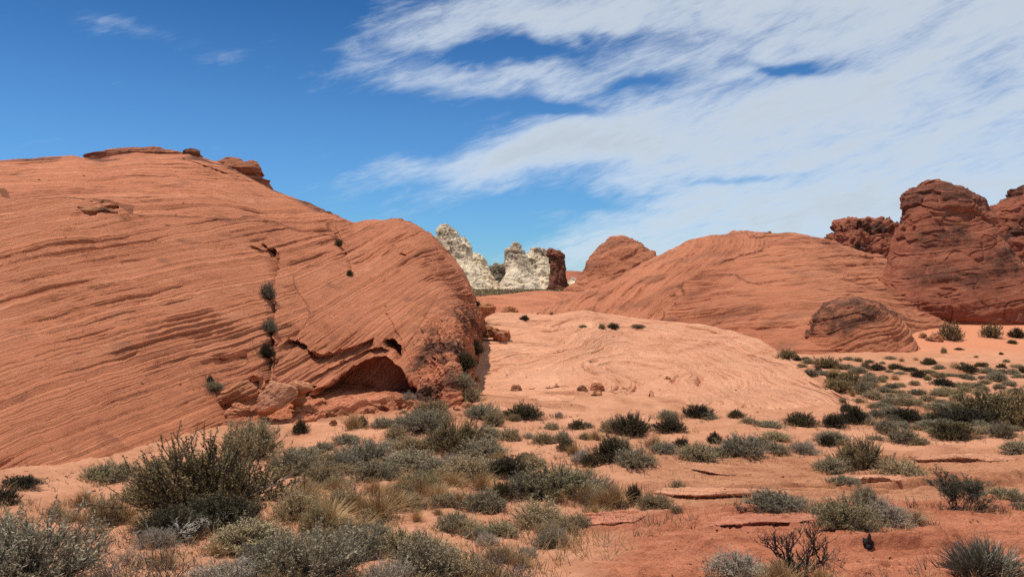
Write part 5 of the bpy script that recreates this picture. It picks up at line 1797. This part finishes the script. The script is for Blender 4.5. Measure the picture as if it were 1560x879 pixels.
def litter():
    """straw and twig litter around the plants, loose stones over the ground, the far sage plain"""
    rs = np.random.RandomState(12)
    G, T = Bag(), Bag()
    n = 0
    for (x, y, r) in PLANTED:
        if y > 30 or r < .12:
            continue
        m = int(64 * min(r, .8) / .5)
        for _ in range(m):
            a = rs.uniform(0, 6.28)
            d = r * abs(rs.normal(.95, .5)) + .03
            gx, gy = x + math.cos(a) * d, y + math.sin(a) * d
            gz = surf(gx, gy)
            k = rs.randint(3, 8)
            L = rs.uniform(.05, .19, k)
            dd = unit(np.stack([rs.normal(0, .5, k), rs.normal(0, .5, k), np.ones(k)], -1))
            t = np.linspace(0, 1, 3)
            root = np.array([gx, gy, gz - .01]) + np.stack([rs.normal(0, .02, k), rs.normal(0, .02, k), np.zeros(k)], -1)
            path = root[:, None] + dd[:, None] * (L[:, None] * t)[..., None]
            path[:, :, :2] += rs.normal(0, .03, (k, 1, 2)) * (t ** 2)[None, :, None]
            if rs.rand() < .6:
                G.add(tubes(path, np.linspace(.0035, .0012, 3)[None].repeat(k, 0)), rs.uniform(.1, 1, k))
            else:
                T.add(tubes(path * [1, 1, 1], np.linspace(.004, .0015, 3)[None].repeat(k, 0)), rs.uniform(0, .9, k))
    # grass thin on the open sand
    for _ in range(1500):
        y = 7 + 19 * rs.rand() ** 1.2
        x = rs.uniform(-.68, .25) * y
        if noise3(np.array([[x / 2.5, y / 2.5, 3.0]]))[0] < 0.05:
            continue
        gz = surf(x, y)
        if gz > terrain_base(x, y) + .3:
            continue
        k = rs.randint(4, 10)
        L = rs.uniform(.06, .26, k)
        dd = unit(np.stack([rs.normal(0, .55, k), rs.normal(0, .55, k), np.ones(k)], -1))
        t = np.linspace(0, 1, 3)
        path = np.array([x, y, gz - .01]) + (dd[:, None] * (L[:, None] * t)[..., None]) + np.stack([rs.normal(0, .03, k), rs.normal(0, .03, k), np.zeros(k)], -1)[:, None]
        (G if rs.rand() < .7 else T).add(tubes(path, np.linspace(.0035, .0012, 3)[None].repeat(k, 0)), rs.uniform(.1, 1, k))
    o = link('dry_grass', G.mesh('dry_grass', ML['straw']))
    tag(o, 'short straw-coloured grass and litter scattered round the shrubs on sand', 'grass', kind='stuff')
    o = link('twig_litter', T.mesh('twig_litter', MB['bark']))
    tag(o, 'grey broken twigs and dead stems strewn on the sand among the shrubs', 'litter', kind='stuff')
    # gravel
    base = np.array([[-1, -1, -.6], [1, -1, -.5], [1, 1, -.6], [-1, 1, -.5], [-.6, -.5, .6], [.5, -.6, .7], [.6, .6, .5], [-.5, .6, .65]]) * .5
    bq = np.array([[0, 3, 2, 1], [4, 5, 6, 7], [0, 1, 5, 4], [1, 2, 6, 5], [2, 3, 7, 6], [3, 0, 4, 7]])
    V, Q, S = [], [], []
    n = 0
    for _ in range(8000):
        y = 6.5 + 40 * rs.rand() ** 1.7
        x = rs.uniform(-.75, .75) * y
        c = noise3(np.array([[x / 1.8, y / 1.8, 9.0]]))[0]
        if c < -0.1 and rs.rand() < .8:
            continue
        gz = surf(x, y)
        s = rs.uniform(.008, .028) * (1 + y / 30) * (2.2 if rs.rand() < .06 else 1)
        a = rs.uniform(0, 6.28)
        b = base * rs.uniform(.6, 1.3, (8, 3)) * s * np.array([1, rs.uniform(.6, 1), rs.uniform(.4, .8)])
        rt = np.array([[math.cos(a), -math.sin(a), 0], [math.sin(a), math.cos(a), 0], [0, 0, 1]])
        V.append(b @ rt.T + [x, y, gz + .1 * s])
        Q.append(bq + n)
        S.append(np.full(8, rs.rand() * 3))
        n += 8
    me = quad_mesh('gravel', np.concatenate(V), np.concatenate(Q), dict(strat=np.concatenate(S), varnish=np.concatenate(S) * .25), smooth=False)
    o = link('gravel', me, M_LOOSE)
    tag(o, 'loose reddish pebbles and chips of sandstone strewn over the ground', 'gravel', kind='stuff')
    # far sage plain
    Fm = Bag()
    V, Q, S = [], [], []
    m = 5200
    y = rs.uniform(118, 190, m)
    x = rs.uniform(-.09, .09, m) * y + .012 * y
    z = terrain_base(x, y)
    for _ in range(7):
        c = np.stack([x, y, z], -1) + np.stack([rs.normal(0, .35, m), rs.normal(0, .35, m), rs.uniform(.05, .75, m)], -1)
        Fm.add(leaves(c, rs.normal(size=(m, 3)) + [0, 0, .5], .5, .35, rs), np.clip(rs.normal(.45, .25, m), 0, 1))
    o = link('sagebrush_plain', Fm.mesh('sagebrush_plain', ML['tan']))
    tag(o, 'distant flat of grey-brown brush at the foot of the white spires', 'scrub', kind='stuff')


litter()
